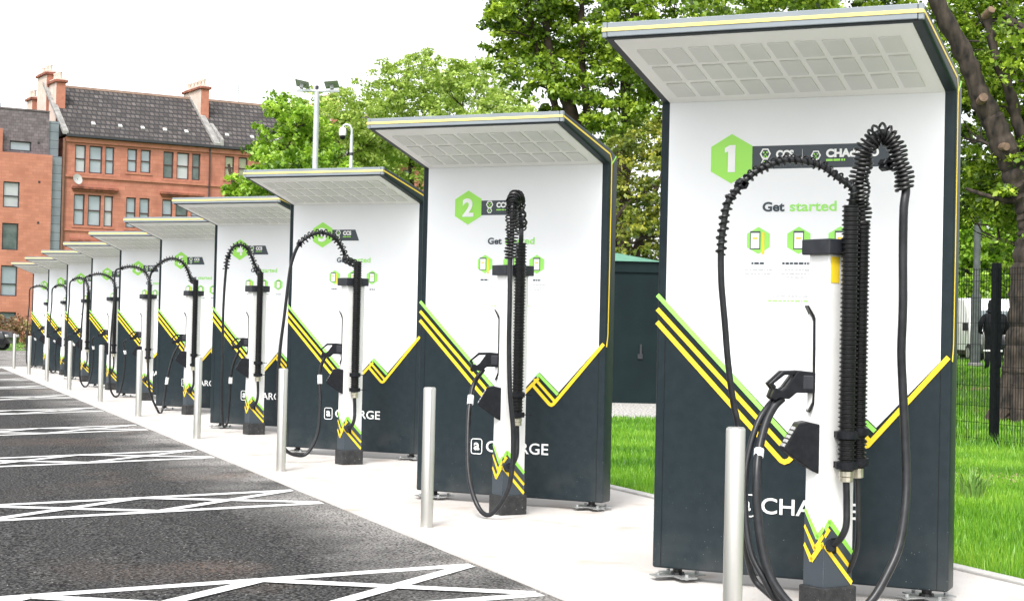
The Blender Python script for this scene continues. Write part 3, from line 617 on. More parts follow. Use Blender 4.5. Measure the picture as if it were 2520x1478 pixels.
for k in range(10):
    lab = ('white charging post with two black hoses, two looped cables, in front of panel 1' if k == 0 else
           'white charging post with one black swing arm cable in front of panel %d' % (k+1))
    P = empty('charging_post', (4.66, yc(k), 0.012), 0, lab, 'charging post', 'charging posts along the paving')
    share('post', P, post_common)
    if k == 0:
        plug(P, -0.01); plug(P, 0.085)
        L = PATHS['u1L']; L = [tuple(v) for v in L]
        pth = [(HOSE.x, HOSE.y, 1.95), (HOSE.x, HOSE.y, 2.1)] + L[1:]
        cable(P, pth+[tuple(v) for v in PATHS['u1P2'][1:]], 0.0165)
        coil(P, pth[1:15], 0.024, 0.034, 0.0055, 3, 5, 11)
        clip(P, L[9], 0.028); clip(P, L[10], 0.02)
        # second hose and its bracket
        hx, hy = 0.100, -0.105
        pr = []; z = 0.77
        while z < 2.03: pr += [(0.036, z), (0.036, z+0.004), (0.045, z+0.009), (0.045, z+0.013), (0.036, z+0.018)]; z += 0.0215
        MB().lathe(pr, (hx, hy), 18).build('corrugated_hose', rubber, P, smooth=True)
        for z in (0.80, 0.955): MB().lathe([(0.047, z-0.02), (0.056, z-0.018), (0.056, z+0.018), (0.047, z+0.02)], (hx, hy), 18).build('hose_clamp', plast, P)
        MB().lathe([(0.026, 0.715), (0.032, 0.72), (0.032, 0.765), (0.026, 0.768)], (hx, hy), 12).build('cable_gland', brass, P)
        MB().tube(spline([(hx, hy, 0.72), (hx+0.01, hy, 0.55), (hx+0.012, hy+0.01, 0.35), (hx-0.01, Y0+0.02, 0.22)], 6), 0.014, 8).build('feed_cable', cablem, P, smooth=True)
        Rr_ = [tuple(v) for v in PATHS['u1R']]
        rp = [(hx, hy, 1.85), (hx, hy, 2.0)] + Rr_[1:]
        cable(P, rp, 0.0225)
        coil(P, rp[1:12], 0.046, 0.0225, 0.0072, 1, 5, 14)
        clip(P, (Rr_[5][0]+0.085, Rr_[5][1], Rr_[5][2]-0.13), 0.032)
        a, b = Vector(Rr_[-4]), Vector(Rr_[-5]); tapeon(P, a, a.lerp(b, 0.28))
        MB(MP).box(0.055, 0.095, Y0-0.003, Y0-0.001, 1.72, 1.865).build('warning_label', yellow, P)
        MB(MP).box(-0.09, -0.03, Y0-0.0025, Y0-0.001, 1.72, 1.855).build('warning_label', yellow, P)
    else:
        plug(P, 0.0)
        key = 'u%d' % (k+1)
        if key in PATHS:
            pth = [tuple(v) for v in PATHS[key]]
            if k == 1:
                pth = [(HOSE.x, HOSE.y, 1.95), (HOSE.x, HOSE.y, 2.1), (HOSE.x, HOSE.y, 2.22)] + pth[2:]
                cable(P, pth, 0.0185); coil(P, pth[2:10], 0.044, 0.024, 0.0068, 2, 5, 12); clip(P, (pth[6][0], pth[6][1], pth[6][2]-0.02), 0.035)
                tp = Vector(pth[-3]); tapeon(P, tp, tp.lerp(Vector(pth[-4]), 0.3))
            else:
                add_arm(P, pth, {2: 6, 3: 6, 4: 6}[k], 0.036, k)
                clip(P, pth[{2: 6, 3: 5, 4: 6}[k]], 0.028); tp = Vector(pth[-3]); tapeon(P, tp, tp.lerp(Vector(pth[-4]), 0.3))
        else:
            r_, zt, ze, yo = GENERIC[k]
            az = R(180-yo*60); ux, uy = math.cos(az), math.sin(az)*0.4+0.05
            pth = [(0, 0, 0), (HOSE.x, HOSE.y, 2.16)]
            for i in range(1, 7):
                a = math.pi*i/7*0.93; s_ = r_*(1-math.cos(a))/2
                pth.append((HOSE.x+ux*s_, HOSE.y+uy*s_+0.04*i, 2.16+(zt-2.16)*math.sin(a)+(ze-2.16)*i/7))
            ex, ey = pth[-1][0]-0.02, pth[-1][1]
            for z in (1.9, 1.5, 1.0, 0.55, 0.22): pth.append((ex-0.03*math.sin(z*2), ey, z))
            pth += [(ex+0.08, ey+0.06, 0.06), (ex+0.17, ey+0.08, 0.12), (ex*0.62, 0.19, 0.45), (ex*0.6, 0.15, 0.85), (-0.42, 0.05, 1.03), (-0.38, 0.0, 1.11)]
            add_arm(P, pth, 6, 0.038, k); clip(P, pth[6], 0.03); tp = Vector(pth[-3]); tapeon(P, tp, tp.lerp(Vector(pth[-2]), 0.3))

# ------------------------------------------------------------------ bollards
BY = [6.75, 11.35, 15.95, 20.5, 25.4, 29.95, 35.0, 39.8, 44.6, 49.6]
proto = None
for k, y in enumerate(BY):
    if proto is None:
        b = MB().lathe([(0.0455, 0.0), (0.0455, 1.0), (0.043, 1.008), (0.036, 1.0135), (0.01, 1.015)], (0, 0), 28); proto = empty('bollard', (0, 0, 0))
        b.build('tube', steel, proto, smooth=True); MB().lathe([(0.052, 0.0), (0.052, 0.004), (0.047, 0.006)], (0, 0), 28).build('collar', steel, proto, smooth=True); o = proto
    else: o = copy_tree(proto)
    o.location = (3.765 if k else 3.74, y, 0.011)
    tag(o, 'brushed steel bollard at the kerb, %s from the camera, by charging panel %d' % (ords(k), k+1), 'bollard', 'steel bollards along the kerb')

# ------------------------------------------------------------------ utility cabinet
ca = empty('utility_cabinet', tuple(gc), math.atan2(Hx.y, Hx.x), 'tall dark green utility cabinet with pale green pitched roof on gravel', 'utility cabinet')
b = MB().box(-1.4, 4.2, 0, 2.4, 0.0, 2.72); b.build('body', cabm, ca, bevel=0.01)
MB().box(-1.44, 4.24, -0.04, 2.44, 2.70, 2.93).build('fascia', cabm, ca, bevel=0.01)
rf = MB(); x0, x1, y0, y1, zt = -1.5, 1.08, -0.1, 2.5, 3.24
rf.add([(x0, y0, 2.93), (1.12, y0, 2.93), (1.12, y1, 2.93), (x0, y1, 2.93), (x0+1.2, 1.2, zt), (-0.3, 1.2, zt)], [(0, 1, 5, 4), (1, 2, 5), (2, 3, 4, 5), (3, 0, 4), (0, 3, 2, 1)])
rf.build('roof', cabr, ca)
MB().box(1.13, 4.28, -0.08, 2.48, 2.93, 2.98).build('roof', cabm, ca)
for x in (-0.35, 1.02, 2.4):
    MB().box(x-0.006, x+0.006, -0.003, 0.002, 0.05, 2.68).build('door_seam', rubber, ca)
hd = MB().box(0.62, 0.72, -0.03, 0.0, 0.92, 1.02).box(0.66, 0.70, -0.045, -0.02, 1.0, 1.22); hd.build('door_handle', gutter, ca)

# ------------------------------------------------------------------ mesh fence on the right
fd = Vector((0.0, 1.0, 0)); fb = Vector((14.3, 18.59, 0))
def fence_panel(a, L, zb):
    b = MB(); b.M = Matrix.Translation(a) @ Matrix.Rotation(math.atan2(fd.y, fd.x), 4, 'Z')
    n_ = int(L/0.055)
    for i in range(n_+1):
        x = i*L/n_; b.tube([(x, 0, zb+0.05), (x, 0, zb+2.46)], 0.004, 4, caps=False)
    for z in (0.1, 0.32, 0.55, 0.83, 1.1, 1.4, 1.7, 2.05, 2.28, 2.36, 2.44):
        b.tube([(0, -0.008, zb+z), (L, -0.008, zb+z)], 0.0042, 4, caps=False)
    return b
fe = empty('mesh_fence', (0, 0, 0), 0, 'dark green welded wire mesh fence on square posts across the lawn', 'fence')
for i, t in enumerate((-5.0, -2.5, 0.0, 2.5, 5.0, 7.5)):
    p = fb+fd*t
    pb = MB(); pb.M = Matrix.Translation(p) @ Matrix.Rotation(math.atan2(fd.y, fd.x), 4, 'Z'); pb.box(-0.045, 0.045, -0.05, 0.05, -0.03, 2.52)
    po = pb.build('post', fencem, fe, bevel=0.005)
    if i < 5: fence_panel(p+fd*0.05, 2.4, 0.0).build('wire_panel', fencem, fe)

# ------------------------------------------------------------------ lamp posts and camera pole
def at(D, l): return Vector((0.36073*D+0.93252*l, 0.93268*D-0.36112*l, 0))
lp_ = empty('lamp_post', (11.08, 43.8, 0.0), math.atan2(-0.361, 0.932), 'tall pale grey lamp post with two flat floodlight heads on a cross arm', 'lamp post')
MB().lathe([(0.10, 0), (0.10, 1.2), (0.085, 1.25), (0.075, 7.85)], (0, 0), 14).build('pole', polem, lp_, smooth=True)
MB().box(-0.56, 0.62, -0.045, 0.045, 7.84, 7.91).build('cross_arm', polem, lp_, bevel=0.01)
for s_, tilt in ((-1, 12), (1, -6)):
    h_ = MB(); h_.M = Matrix.Translation((s_*0.40, 0.0, 8.06)) @ Matrix.Rotation(R(tilt*1.0), 4, 'Y') @ Matrix.Rotation(R(-14), 4, 'X')
    h_.box(-0.19, 0.19, -0.26, 0.26, -0.018, 0.018); h_.box(-0.05, 0.05, -0.05, 0.05, -0.14, -0.02)
    ho = h_.build('floodlight_head', pmat('floodlight_grey', (0.38, 0.39, 0.40), (0.44, 0.45, 0.46), 8, 0.5), lp_, bevel=0.01)
MB().lathe([(0.05, 7.9), (0.05, 8.0), (0.02, 8.02)], (0, 0), 10).build('photocell', gutter, lp_)
cp = empty('camera_pole', (10.68, 38.69, 0.0), math.atan2(-0.361, 0.932), 'slim grey pole with white dome security camera on a gooseneck', 'camera pole')
MB().lathe([(0.085, 0), (0.085, 4.95), (0.045, 5.05), (0.04, 6.1)], (0, 0), 14).build('pole', polem, cp, smooth=True)
MB().tube(spline([(0, 0, 6.05), (0, 0, 6.22), (-0.04, 0, 6.32), (-0.11, 0, 6.36), (-0.19, 0, 6.34), (-0.22, 0, 6.27)], 5), 0.028, 8).build('gooseneck', polem, cp, smooth=True)
cm = MB().lathe([(0.05, 6.29), (0.085, 6.25), (0.09, 6.12), (0.085, 6.09)], (-0.22, 0), 14).build('camera_housing', carwht, cp, smooth=True)
MB().lathe([(0.075, 6.09), (0.07, 6.04), (0.045, 6.0), (0.01, 5.985)], (-0.22, 0), 14).build('camera_dome', rubber, cm, smooth=True)
MB().lathe([(0.055, 5.62), (0.055, 5.68)], (0, 0), 10).build('pole_clamp', gutter, cp)
sp = empty('street_lamp', (28.73, 38.23, 0.66), 0, 'weathered grey lamp column with a wide base behind the mesh fence', 'lamp post')
MB().lathe([(0.145, 0.0), (0.145, 1.95), (0.14, 2.05), (0.10, 2.12), (0.09, 5.0), (0.07, 8.2)], (0, 0), 16).build('pole', lpolem, sp, smooth=True)
MB().lathe([(0.21, -0.3), (0.20, 0.16), (0.17, 0.18)], (0, 0), 12).build('footing', galvc, sp)
MB().tube(spline([(0, 0, 8.1), (0.05, 0.1, 8.6), (0.4, 0.6, 8.9), (0.8, 1.2, 8.95)], 5), 0.05, 8).build('lamp_arm', lpolem, sp, smooth=True)
MB().box(0.6, 1.1, 1.0, 1.6, 8.86, 9.0).build('lamp_head', lpolem, sp, bevel=0.03)

# ------------------------------------------------------------------ buildings
FA = math.atan2(2.19, 13.18); F0 = (11.54, 113.25, 0.0)
def holed_wall(mb_, x0, x1, z0, z1, rects, depth=0.16, y=0.0):
    xs_ = sorted({x0, x1, *[r_[0] for r_ in rects], *[r_[1] for r_ in rects]}); zs_ = sorted({z0, z1, *[r_[2] for r_ in rects], *[r_[3] for r_ in rects]})
    for a, b in zip(xs_, xs_[1:]):
        for c, d in zip(zs_, zs_[1:]):
            mx, mz = (a+b)/2, (c+d)/2
            if any(r_[0] < mx < r_[1] and r_[2] < mz < r_[3] for r_ in rects): continue
            mb_.add([(a, y, c), (b, y, c), (b, y, d), (a, y, d)], [(0, 1, 2, 3)])
    for a, b, c, d in rects:
        mb_.add([(a, y, c), (b, y, c), (b, y, d), (a, y, d), (a, y+depth, c), (b, y+depth, c), (b, y+depth, d), (a, y+depth, d)], [(0, 4, 5, 1), (1, 5, 6, 2), (2, 6, 7, 3), (3, 7, 4, 0)])
def sash(P, r_, y, gm, fm, rail=0.5, t=0.07):
    a, b, c, d = r_; f = MB(); f.box(a, a+t, y, y+0.06, c, d).box(b-t, b, y, y+0.06, c, d).box(a+t, b-t, y, y+0.06, c, c+t).box(a+t, b-t, y, y+0.06, d-t, d)
    if rail: zm = c+(d-c)*rail; f.box(a+t, b-t, y-0.01, y+0.055, zm-0.035, zm+0.035)
    fo = f.build('window', fm, P); MB().box(a+t*0.5, b-t*0.5, y+0.07, y+0.09, c+t*0.5, d-t*0.5).build('pane', gm, fo); return fo
TW = 34.0
te = empty('tenement_building', F0, FA, 'red sandstone tenement with dark slate roof and tall chimneys', 'building')
cols3 = [(0.64, 1.37), (1.60, 2.49), (2.70, 3.31)]; cols2 = [(4.22, 4.90), (5.15, 5.86)]
base_cols = [(a, b, 3) for a, b in cols3]+[(a, b, 2) for a, b in cols2]+[(a+6.12, b+6.12, 3) for a, b in cols3]
sec = [(11.22, 11.92, 2), (12.24, 12.93, 2)]+[(a+13.3, b+13.3, 3) for a, b in cols3]+[(a+13.2, b+13.2, 2) for a, b in cols2]+[(a+19.4, b+19.4, 3) for a, b in cols3]+[(24.2, 24.9, 2), (25.2, 25.9, 2), (27.2, 28.0, 3), (28.2, 29.1, 3), (29.4, 30.1, 3)]
rows = [(11.4, 13.25), (7.85, 9.93), (4.35, 6.4), (0.9, 2.95)]
rects = []; info = []; rg = random.Random(11)
for a, b, t3 in base_cols+sec:
    for ri, (c, d) in enumerate(rows):
        cc = c+0.27 if (t3 == 2 and ri == 0) else c; rects.append((a, b, cc, d)); info.append((a, b, cc, d))
mw = MB(); holed_wall(mw, 0, TW, -0.2, 13.72, rects); mw.box(0, TW, 0.5, 11, -0.2, 13.7); mw.add([(0, 0, -0.2), (0, 0.5, -0.2), (0, 0.5, 13.7), (0, 0, 13.72)], [(0, 1, 2, 3)])
mw.build('wall', stone, te)
seq = [0, 0, 1, 0, 2, 0, 3, 2, 4, 4]
for i, r_ in enumerate(info):
    gm = glasses[4] if 11 < r_[0] < 13 else glasses[rg.choice([0, 0, 1, 2, 0, 3])]
    sash(te, r_, 0.10, gm, framed)
tr = MB()
tr.box(-0.02, TW, -0.10, 0.02, 11.05, 11.22); tr.box(-0.02, TW, -0.08, 0.02, 7.45, 7.6); tr.box(-0.02, TW, -0.08, 0.02, 3.95, 4.1); tr.box(-0.04, TW, -0.12, 0.02, 13.40, 13.72)
for a, b, cc, d in info: tr.box(a-0.12, b+0.12, -0.05, 0.0, cc-0.16, cc-0.02)
tr.build('string_courses', trimst, te)
for x in (0.45, 6.55, 13.75, 19.9):
    for z in (10.28, 6.75): co_ = MB(); co_.box(x, x+3.15, -0.28, 0.01, z, z+0.17); co_.box(x+0.1, x+3.05, -0.16, 0.009, z-0.14, z-0.001); co_.build('window_hood', cornst, te, bevel=0.02)
g = MB(); g.box(-0.05, TW, -0.38, -0.10, 13.74, 13.92); g.build('gutter', gutter, te)
for x in (10.05, 20.2): MB().tube([(x, -0.16, 13.7), (x, -0.14, 0)], 0.055, 8).build('downpipe', gutter, te)
MB().tube([(-0.12, -0.10, 13.6), (-0.12, -0.10, 0)], 0.10, 8).build('downpipe', pmat('brown_pipe', (0.12, 0.06, 0.04), (0.17, 0.08, 0.05), 4, 0.8), te)
# roof
rz = 17.78
rf = MB(); rf.add([(0.0, -0.30, 13.90), (TW, -0.30, 13.90), (TW, 5.2, rz), (0.0, 5.2, rz), (0, 11.2, 13.8), (TW, 11.2, 13.8)], [(0, 1, 2, 3), (3, 2, 5, 4), (0, 3, 4), (1, 5, 2), (0, 4, 5, 1)])
ro = rf.build('roof', slate, te)
MB().box(0, TW, 5.08, 5.32, rz-0.06, rz+0.10).build('ridge_tiles', pmat('ridge_clay', (0.26, 0.17, 0.13), (0.35, 0.24, 0.19), 3, 0.9), ro)
def skew(x0, x1):
    sk = MB(); sk.prism([(-0.35, 13.86), (-0.35, 14.08), (5.2, rz+0.22), (5.2, rz-0.02)], x0, x1, 'x'); sk.build('skew_cope', skewm, te)
skew(-0.32, 0.06); skew(10.30, 10.72); skew(20.6, 21.0)
MB().prism([(-0.36, 13.80), (-0.36, 14.35), (1.9, 15.7), (1.9, 15.2)], 10.74, 10.98, 'x').build('skew_cope', skewm, te)
def sky_z(y): return 13.90+(y+0.3)*(rz-13.9)/5.5
for x in (2.1, 3.97, 5.55, 7.14, 8.7, 11.7, 13.6, 15.5):
    y = 1.0; v = MB(); v.M = Matrix.Translation((x, y, sky_z(y)+0.05)) @ Matrix.Rotation(math.atan2(rz-13.9, 5.5), 4, 'X'); v.box(-0.12, 0.12, -0.16, 0.16, -0.05, 0.05)
    v.build('roof_vent', framew, te)
def chimney(x0, x1, y0, y1, z0, z1, pots, pale_side=True):
    c = MB().box(x0, x1, y0, y1, z0, z1).build('chimney', brickn if not pale_side else chimp, te)
    MB().box(x0+0.0, x1, y0-0.02, y0+0.0, z0, z1-0.3).build('chimney_face', trimst, c)
    MB().box(x0-0.14, x1+0.14, y0-0.14, y1+0.14, z1-0.30, z1-0.12).build('chimney_cope', cornst, c, bevel=0.03)
    for i in range(pots):
        yy = y0+0.35+i*(y1-y0-0.7)/max(1, pots-1)
        MB().lathe([(0.16, z1-0.12), (0.13, z1+0.3), (0.17, z1+0.42), (0.15, z1+0.46)], ((x0+x1)/2, yy), 10).build('chimney_pot', chimp, c, smooth=True)
chimney(-0.05, 0.58, 2.6, 4.4, 13.5, 18.0, 3)
chimney(-0.20, 0.45, 4.6, 7.0, 13.5, 18.75, 3)
chimney(-0.40, 0.05, 7.6, 9.0, 12.5, 17.3, 2)
chimney(10.38, 10.98, 2.9, 6.6, 14.0, 18.55, 5)
chimney(20.6, 21.2, 2.9, 6.6, 14.0, 18.55, 5)
ds = MB()
ds.M = Matrix.Translation((0.72, -0.5, 10.9)) @ Matrix.Rotation(R(75), 4, 'X') @ Matrix.Rotation(R(20), 4, 'Y')
ds.lathe([(0.02, -0.09), (0.2, -0.06), (0.36, 0.0), (0.36, 0.015), (0.2, -0.04), (0.02, -0.07)], (0, 0), 20)
dso = ds.build('satellite_dish', pmat('dish_grey', (0.45, 0.45, 0.44), (0.38, 0.38, 0.37), 5, 0.5), te, smooth=True)
MB().tube([(0.72, 0.0, 10.8), (0.72, -0.45, 10.9)], 0.03, 6).build('dish_bracket', gutter, dso)
ae = MB().tube([(14.1, 5.2, 17.8), (14.1, 5.2, 19.3)], 0.03, 5)
for i in range(5): ae.tube([(13.8, 5.2-0.1+0.05*i, 19.1-0.12*i), (14.4, 5.2-0.1+0.05*i, 19.1-0.12*i)], 0.02, 4)
ae.build('roof_aerial', galv, te)

nb_ = empty('brick_apartment_block', F0, FA, 'modern red brick flats with a slate clad top storey and zinc strip', 'building')
wr = []
for x0 in (-4.1, -7.6, -11.2, -14.8):
    for c, d in ((8.76, 10.45), (5.98, 7.73), (2.95, 4.95), (0.3, 1.91)): wr.append((x0, x0+1.06, c, d))
mw = MB(); holed_wall(mw, -18, -0.95, -0.6, 12.38, wr, y=-0.30); mw.box(-18, -1.0, 0.1, 11, -0.6, 12.3)
mw.add([(-0.95, -0.3, -0.6), (-0.95, 0.6, -0.6), (-0.95, 0.6, 12.38), (-0.95, -0.3, 12.38)], [(0, 1, 2, 3)])
mw.add([(-18, -0.3, 12.38), (-0.95, -0.3, 12.38), (-0.95, 0.8, 12.38), (-18, 0.8, 12.38)], [(0, 1, 2, 3)])
mw.build('wall', brickn, nb_)
for i, r_ in enumerate(wr): sash(nb_, r_, -0.20, glasses[[2, 3, 0, 1][i % 4]], gutter, rail=[0.45, 0, 0.4, 0][i % 4])
tw = [(-3.66, -2.25, 12.56, 13.2), (-8, -6.6, 12.56, 13.2), (-12, -10.6, 12.56, 13.2)]
mw = MB(); holed_wall(mw, -18, -1.10, 12.39, 15.27, tw, y=0.15); mw.box(-18, -1.12, 0.4, 10, 12.39, 15.25); mw.add([(-1.1, 0.15, 12.39), (-1.1, 0.5, 12.39), (-1.1, 0.5, 15.27), (-1.1, 0.15, 15.27)], [(0, 1, 2, 3)])
mw.build('slate_storey', slatew, nb_)
for r_ in tw: sash(nb_, r_, 0.22, glasses[0], gutter, rail=0)
MB().box(-18, -1.08, 0.10, 0.45, 15.27, 15.36).build('parapet_cap', slatew, nb_)
MB().box(-18, -4.22, -0.29, 0.4, 12.39, 13.9).build('parapet', brickn, nb_)
MB().box(-18, -4.30, 0.2, 0.6, 13.9, 15.6).build('slate_upstand', zinc, nb_)
MB().box(-0.98, -0.24, 0.0, 0.8, -0.6, 12.36).build('zinc_strip', zinc, nb_)
MB().box(-1.09, -0.42, 0.3, 1.2, 12.36, 14.72).build('zinc_strip', zinc, nb_)

for z in (13.18, 10.55, 7.85): MB().box(-1.85, -1.71, -0.32 if z < 12 else 0.13, -0.30 if z < 12 else 0.15, z-0.07, z+0.07).build('flue_vent', gutter, nb_)

# ------------------------------------------------------------------ trees
CR = {"maple_left": [[14.86, 38.02, 9.28, 1.1], [13.6, 36.26, 9.15, 0.5], [14.51, 37.76, 8.35, 0.7], [15.37, 37.77, 8.72, 1.1], [15.78, 36.85, 9.36, 1.2], [14.53, 36.55, 7.53, 0.7], [15.09, 36.25, 7.43, 0.6], [16.43, 37.4, 8.5, 1.0], [16.2, 35.74, 7.4, 0.9], [16.6, 35.31, 8.78, 1.2], [17.72, 36.68, 8.19, 1.1], [16.64, 37.92, 7.21, 0.45], [16.3, 35.22, 6.52, 0.8], [17.44, 36.29, 7.02, 1.0], [15.91, 37.72, 10.54, 1.3], [17.09, 36.66, 10.55, 1.4], [18.65, 36.39, 9.95, 1.4], [14.35, 36.77, 10.1, 1.0], [16.9, 37.73, 6.43, 0.6], [18.69, 36.39, 8.23, 1.2], [15.25, 37.23, 6.78, 0.35], [13.69, 36.6, 8.73, 0.35]], "ivy": [[15.97, 33.79, 5.32, 0.75], [16.58, 34.02, 5.84, 0.7], [16.01, 33.01, 4.53, 0.8], [15.77, 33.77, 4.38, 0.7], [16.78, 34.54, 3.63, 0.8], [16.34, 34.72, 3.52, 0.7], [16.13, 32.46, 4.94, 0.8], [15.21, 33.05, 5.48, 0.45], [16.15, 32.25, 3.77, 0.9], [15.99, 33.51, 2.63, 0.8], [14.97, 32.65, 3.74, 0.6]], "maple_right": [[15.14, 27.53, 8.29, 1.2], [15.71, 26.11, 8.14, 1.2], [18.55, 28.33, 8.95, 1.2], [20.8, 29.42, 8.96, 0.9], [20.38, 27.31, 8.11, 0.8], [21.29, 27.46, 7.89, 0.8], [19.68, 24.55, 6.67, 0.9], [21.01, 27.59, 6.98, 0.55], [22.66, 30.35, 7.95, 0.35], [23.57, 29.3, 8.84, 1.0], [22.67, 28.78, 6.49, 0.6], [18.86, 25.6, 5.99, 0.45], [22.51, 30.09, 6.0, 0.4], [22.21, 29.95, 5.08, 0.6], [19.59, 25.78, 4.21, 0.5], [22.09, 28.29, 5.62, 0.5], [19.84, 24.59, 4.59, 0.8], [20.54, 25.02, 5.74, 0.9], [19.89, 26.8, 3.98, 0.4], [19.58, 25.7, 5.98, 0.5], [22.69, 28.98, 7.39, 0.7], [22.59, 29.43, 9.13, 0.9], [19.62, 27.05, 7.43, 0.4], [21.01, 26.38, 4.33, 0.8], [19.48, 25.41, 4.79, 0.45], [20.45, 24.85, 3.59, 1.0], [23.28, 28.39, 7.7, 1.0], [20.91, 28.5, 5.74, 0.4]], "bgR1": [[43.07, 58.59, 6.61, 1.5], [43.1, 56.69, 6.17, 1.7], [43.29, 58.56, 4.88, 1.6], [43.76, 57.23, 4.34, 1.8], [42.3, 57.73, 3.62, 1.3], [41.99, 55.69, 3.33, 1.3], [43.6, 58.44, 5.76, 1.6]], "bgR2": [[46.78, 59.28, 7.17, 1.6], [46.64, 57.47, 6.36, 1.8], [46.68, 59.38, 5.39, 1.8], [47.0, 58.12, 4.29, 1.8], [45.66, 58.58, 3.56, 1.5]], "limeA": [[14.81, 59.68, 9.18, 1.1], [16.5, 61.94, 9.7, 1.2], [16.76, 58.85, 9.52, 1.2], [16.15, 62.32, 8.29, 1.5], [16.84, 60.11, 8.13, 1.5], [15.27, 61.3, 7.05, 1.5], [16.9, 61.36, 6.83, 1.6], [17.73, 59.9, 8.47, 1.2]], "limeB": [[18.97, 62.32, 11.21, 1.1], [20.61, 64.59, 12.22, 0.9], [20.23, 61.76, 11.07, 1.2], [19.62, 65.22, 10.46, 1.3], [20.18, 63.08, 9.92, 1.5], [21.41, 63.15, 10.01, 1.3], [19.96, 64.44, 8.39, 1.7], [21.03, 62.92, 8.15, 1.7]], "limeC": [[19.33, 55.76, 10.51, 1.0], [21.08, 58.0, 10.94, 0.9], [19.75, 55.55, 9.48, 1.3], [21.76, 57.97, 9.76, 1.2], [21.84, 56.02, 8.64, 1.2], [20.78, 57.0, 8.37, 1.5], [22.16, 57.17, 7.41, 1.5], [22.86, 55.76, 8.68, 1.0], [23.22, 54.65, 7.56, 1.3]], "near": [[11.81, 51.34, 8.4, 0.5], [11.95, 49.41, 7.82, 0.75], [11.54, 51.49, 7.38, 0.65], [11.96, 50.17, 6.9, 1.0], [11.13, 50.43, 6.49, 0.65], [11.27, 48.22, 5.94, 1.0], [12.5, 51.17, 5.73, 1.1], [10.4, 47.61, 5.72, 0.5], [10.18, 48.81, 5.5, 0.55], [12.4, 48.76, 6.17, 1.0], [12.61, 50.21, 7.45, 0.7], [9.79, 48.71, 5.41, 0.25], [11.43, 51.07, 5.66, 0.8]]}
def leaves(name, clumps, mat, parent, size, dens, seed, flat=0.5, sprays=1.0, tintb=0.0):
    rg = np.random.RandomState(seed); C_c = []; TT = []
    for (x, y, z, r_) in clumps:
        ns = int(30*r_*r_*sprays)+6
        d = rg.normal(size=(ns, 3)); d /= np.linalg.norm(d, axis=1)[:, None]
        rad = r_*rg.uniform(0.35, 1.08, ns)**0.8
        sc = np.stack([x+d[:, 0]*rad*1.1, y+d[:, 1]*rad*1.1, z+d[:, 2]*rad*0.95], 1)
        for s_ in sc:
            n_ = max(4, int(dens*rg.uniform(0.5, 1.4))); sr = rg.uniform(0.16, 0.42)*(0.6+0.4*r_)
            q = rg.normal(size=(n_, 3)); q /= np.linalg.norm(q, axis=1)[:, None]; q *= (rg.uniform(0, 1, n_)**0.45)[:, None]*sr
            q[:, 2] *= flat; q[:, 2] -= (q[:, 0]**2+q[:, 1]**2)*0.5/sr*0.6
            C_c.append(s_+q); TT.append(np.clip(rg.normal(0.5+tintb, 0.2)+rg.normal(0, 0.17, n_), 0, 1))
    A = np.concatenate(C_c); T = np.concatenate(TT); n = len(A)
    nv = rg.normal(size=(n, 3))*0.75+np.array([0, 0, 0.8]); nv /= np.linalg.norm(nv, axis=1)[:, None]
    a = np.cross(nv, rg.normal(size=(n, 3))); a /= np.linalg.norm(a, axis=1)[:, None]; b = np.cross(nv, a)
    s_ = size*rg.uniform(0.6, 1.25, n)[:, None]
    co = np.stack([A-a*s_, A-a*s_*0.1+b*s_*0.62+nv*s_*0.15, A+a*s_, A-a*s_*0.1-b*s_*0.62+nv*s_*0.15], 1)
    me = bpy.data.meshes.new(name); me.vertices.add(4*n); me.vertices.foreach_set('co', co.ravel())
    me.loops.add(4*n); me.loops.foreach_set('vertex_index', np.arange(4*n)); me.polygons.add(n)
    me.polygons.foreach_set('loop_start', np.arange(0, 4*n, 4)); me.update(calc_edges=True)
    at_ = me.attributes.new('tint', 'FLOAT', 'FACE'); at_.data.foreach_set('value', T.astype(np.float32))
    me.materials.append(mat); o = bpy.data.objects.new(name, me); col.objects.link(o); o.parent = parent; return o
def wob(a, b, rg, n=5, amp=0.12):
    a, b = Vector(a), Vector(b); L = (b-a).length; out = [a]
    for i in range(1, n): t = i/n; out.append(a.lerp(b, t)+Vector([rg.uniform(-1, 1)*amp*L*0.3 for _ in range(3)])+Vector((0, 0, -math.sin(t*math.pi)*L*0.06)))
    out.append(b); return out
def limbs(mb_, stem, clumps, rg, r0, low=0.35, twigs=3):
    """limbs from the stem polyline out to every clump, with twigs inside it"""
    S = [Vector(p) for p in stem]
    for (x, y, z, r_) in clumps:
        c = Vector((x, y, z)); cand = [p for p in S if p.z < z-0.1] or [S[0]]; p0 = min(cand, key=lambda p: (p-c).length+abs(p.z-(z-1.5))*0.3)
        L = (c-p0).length; rr_ = max(0.02, min(r0*0.5, 0.012*L+0.02)); pts = wob(p0, c, rg, 6, 0.2)
        mb_.tube(pts, [rr_*(1-0.75*i/6) for i in range(7)], 6, caps=False)
        for q in range(twigs):
            a = pts[3+rg.randint(0, 2)]; e = c+Vector([rg.uniform(-1, 1) for _ in range(3)])*r_*0.8
            mb_.tube(wob(a, e, rg, 3, 0.2), [rr_*0.45, rr_*0.35, rr_*0.22, rr_*0.1], 4, caps=False)
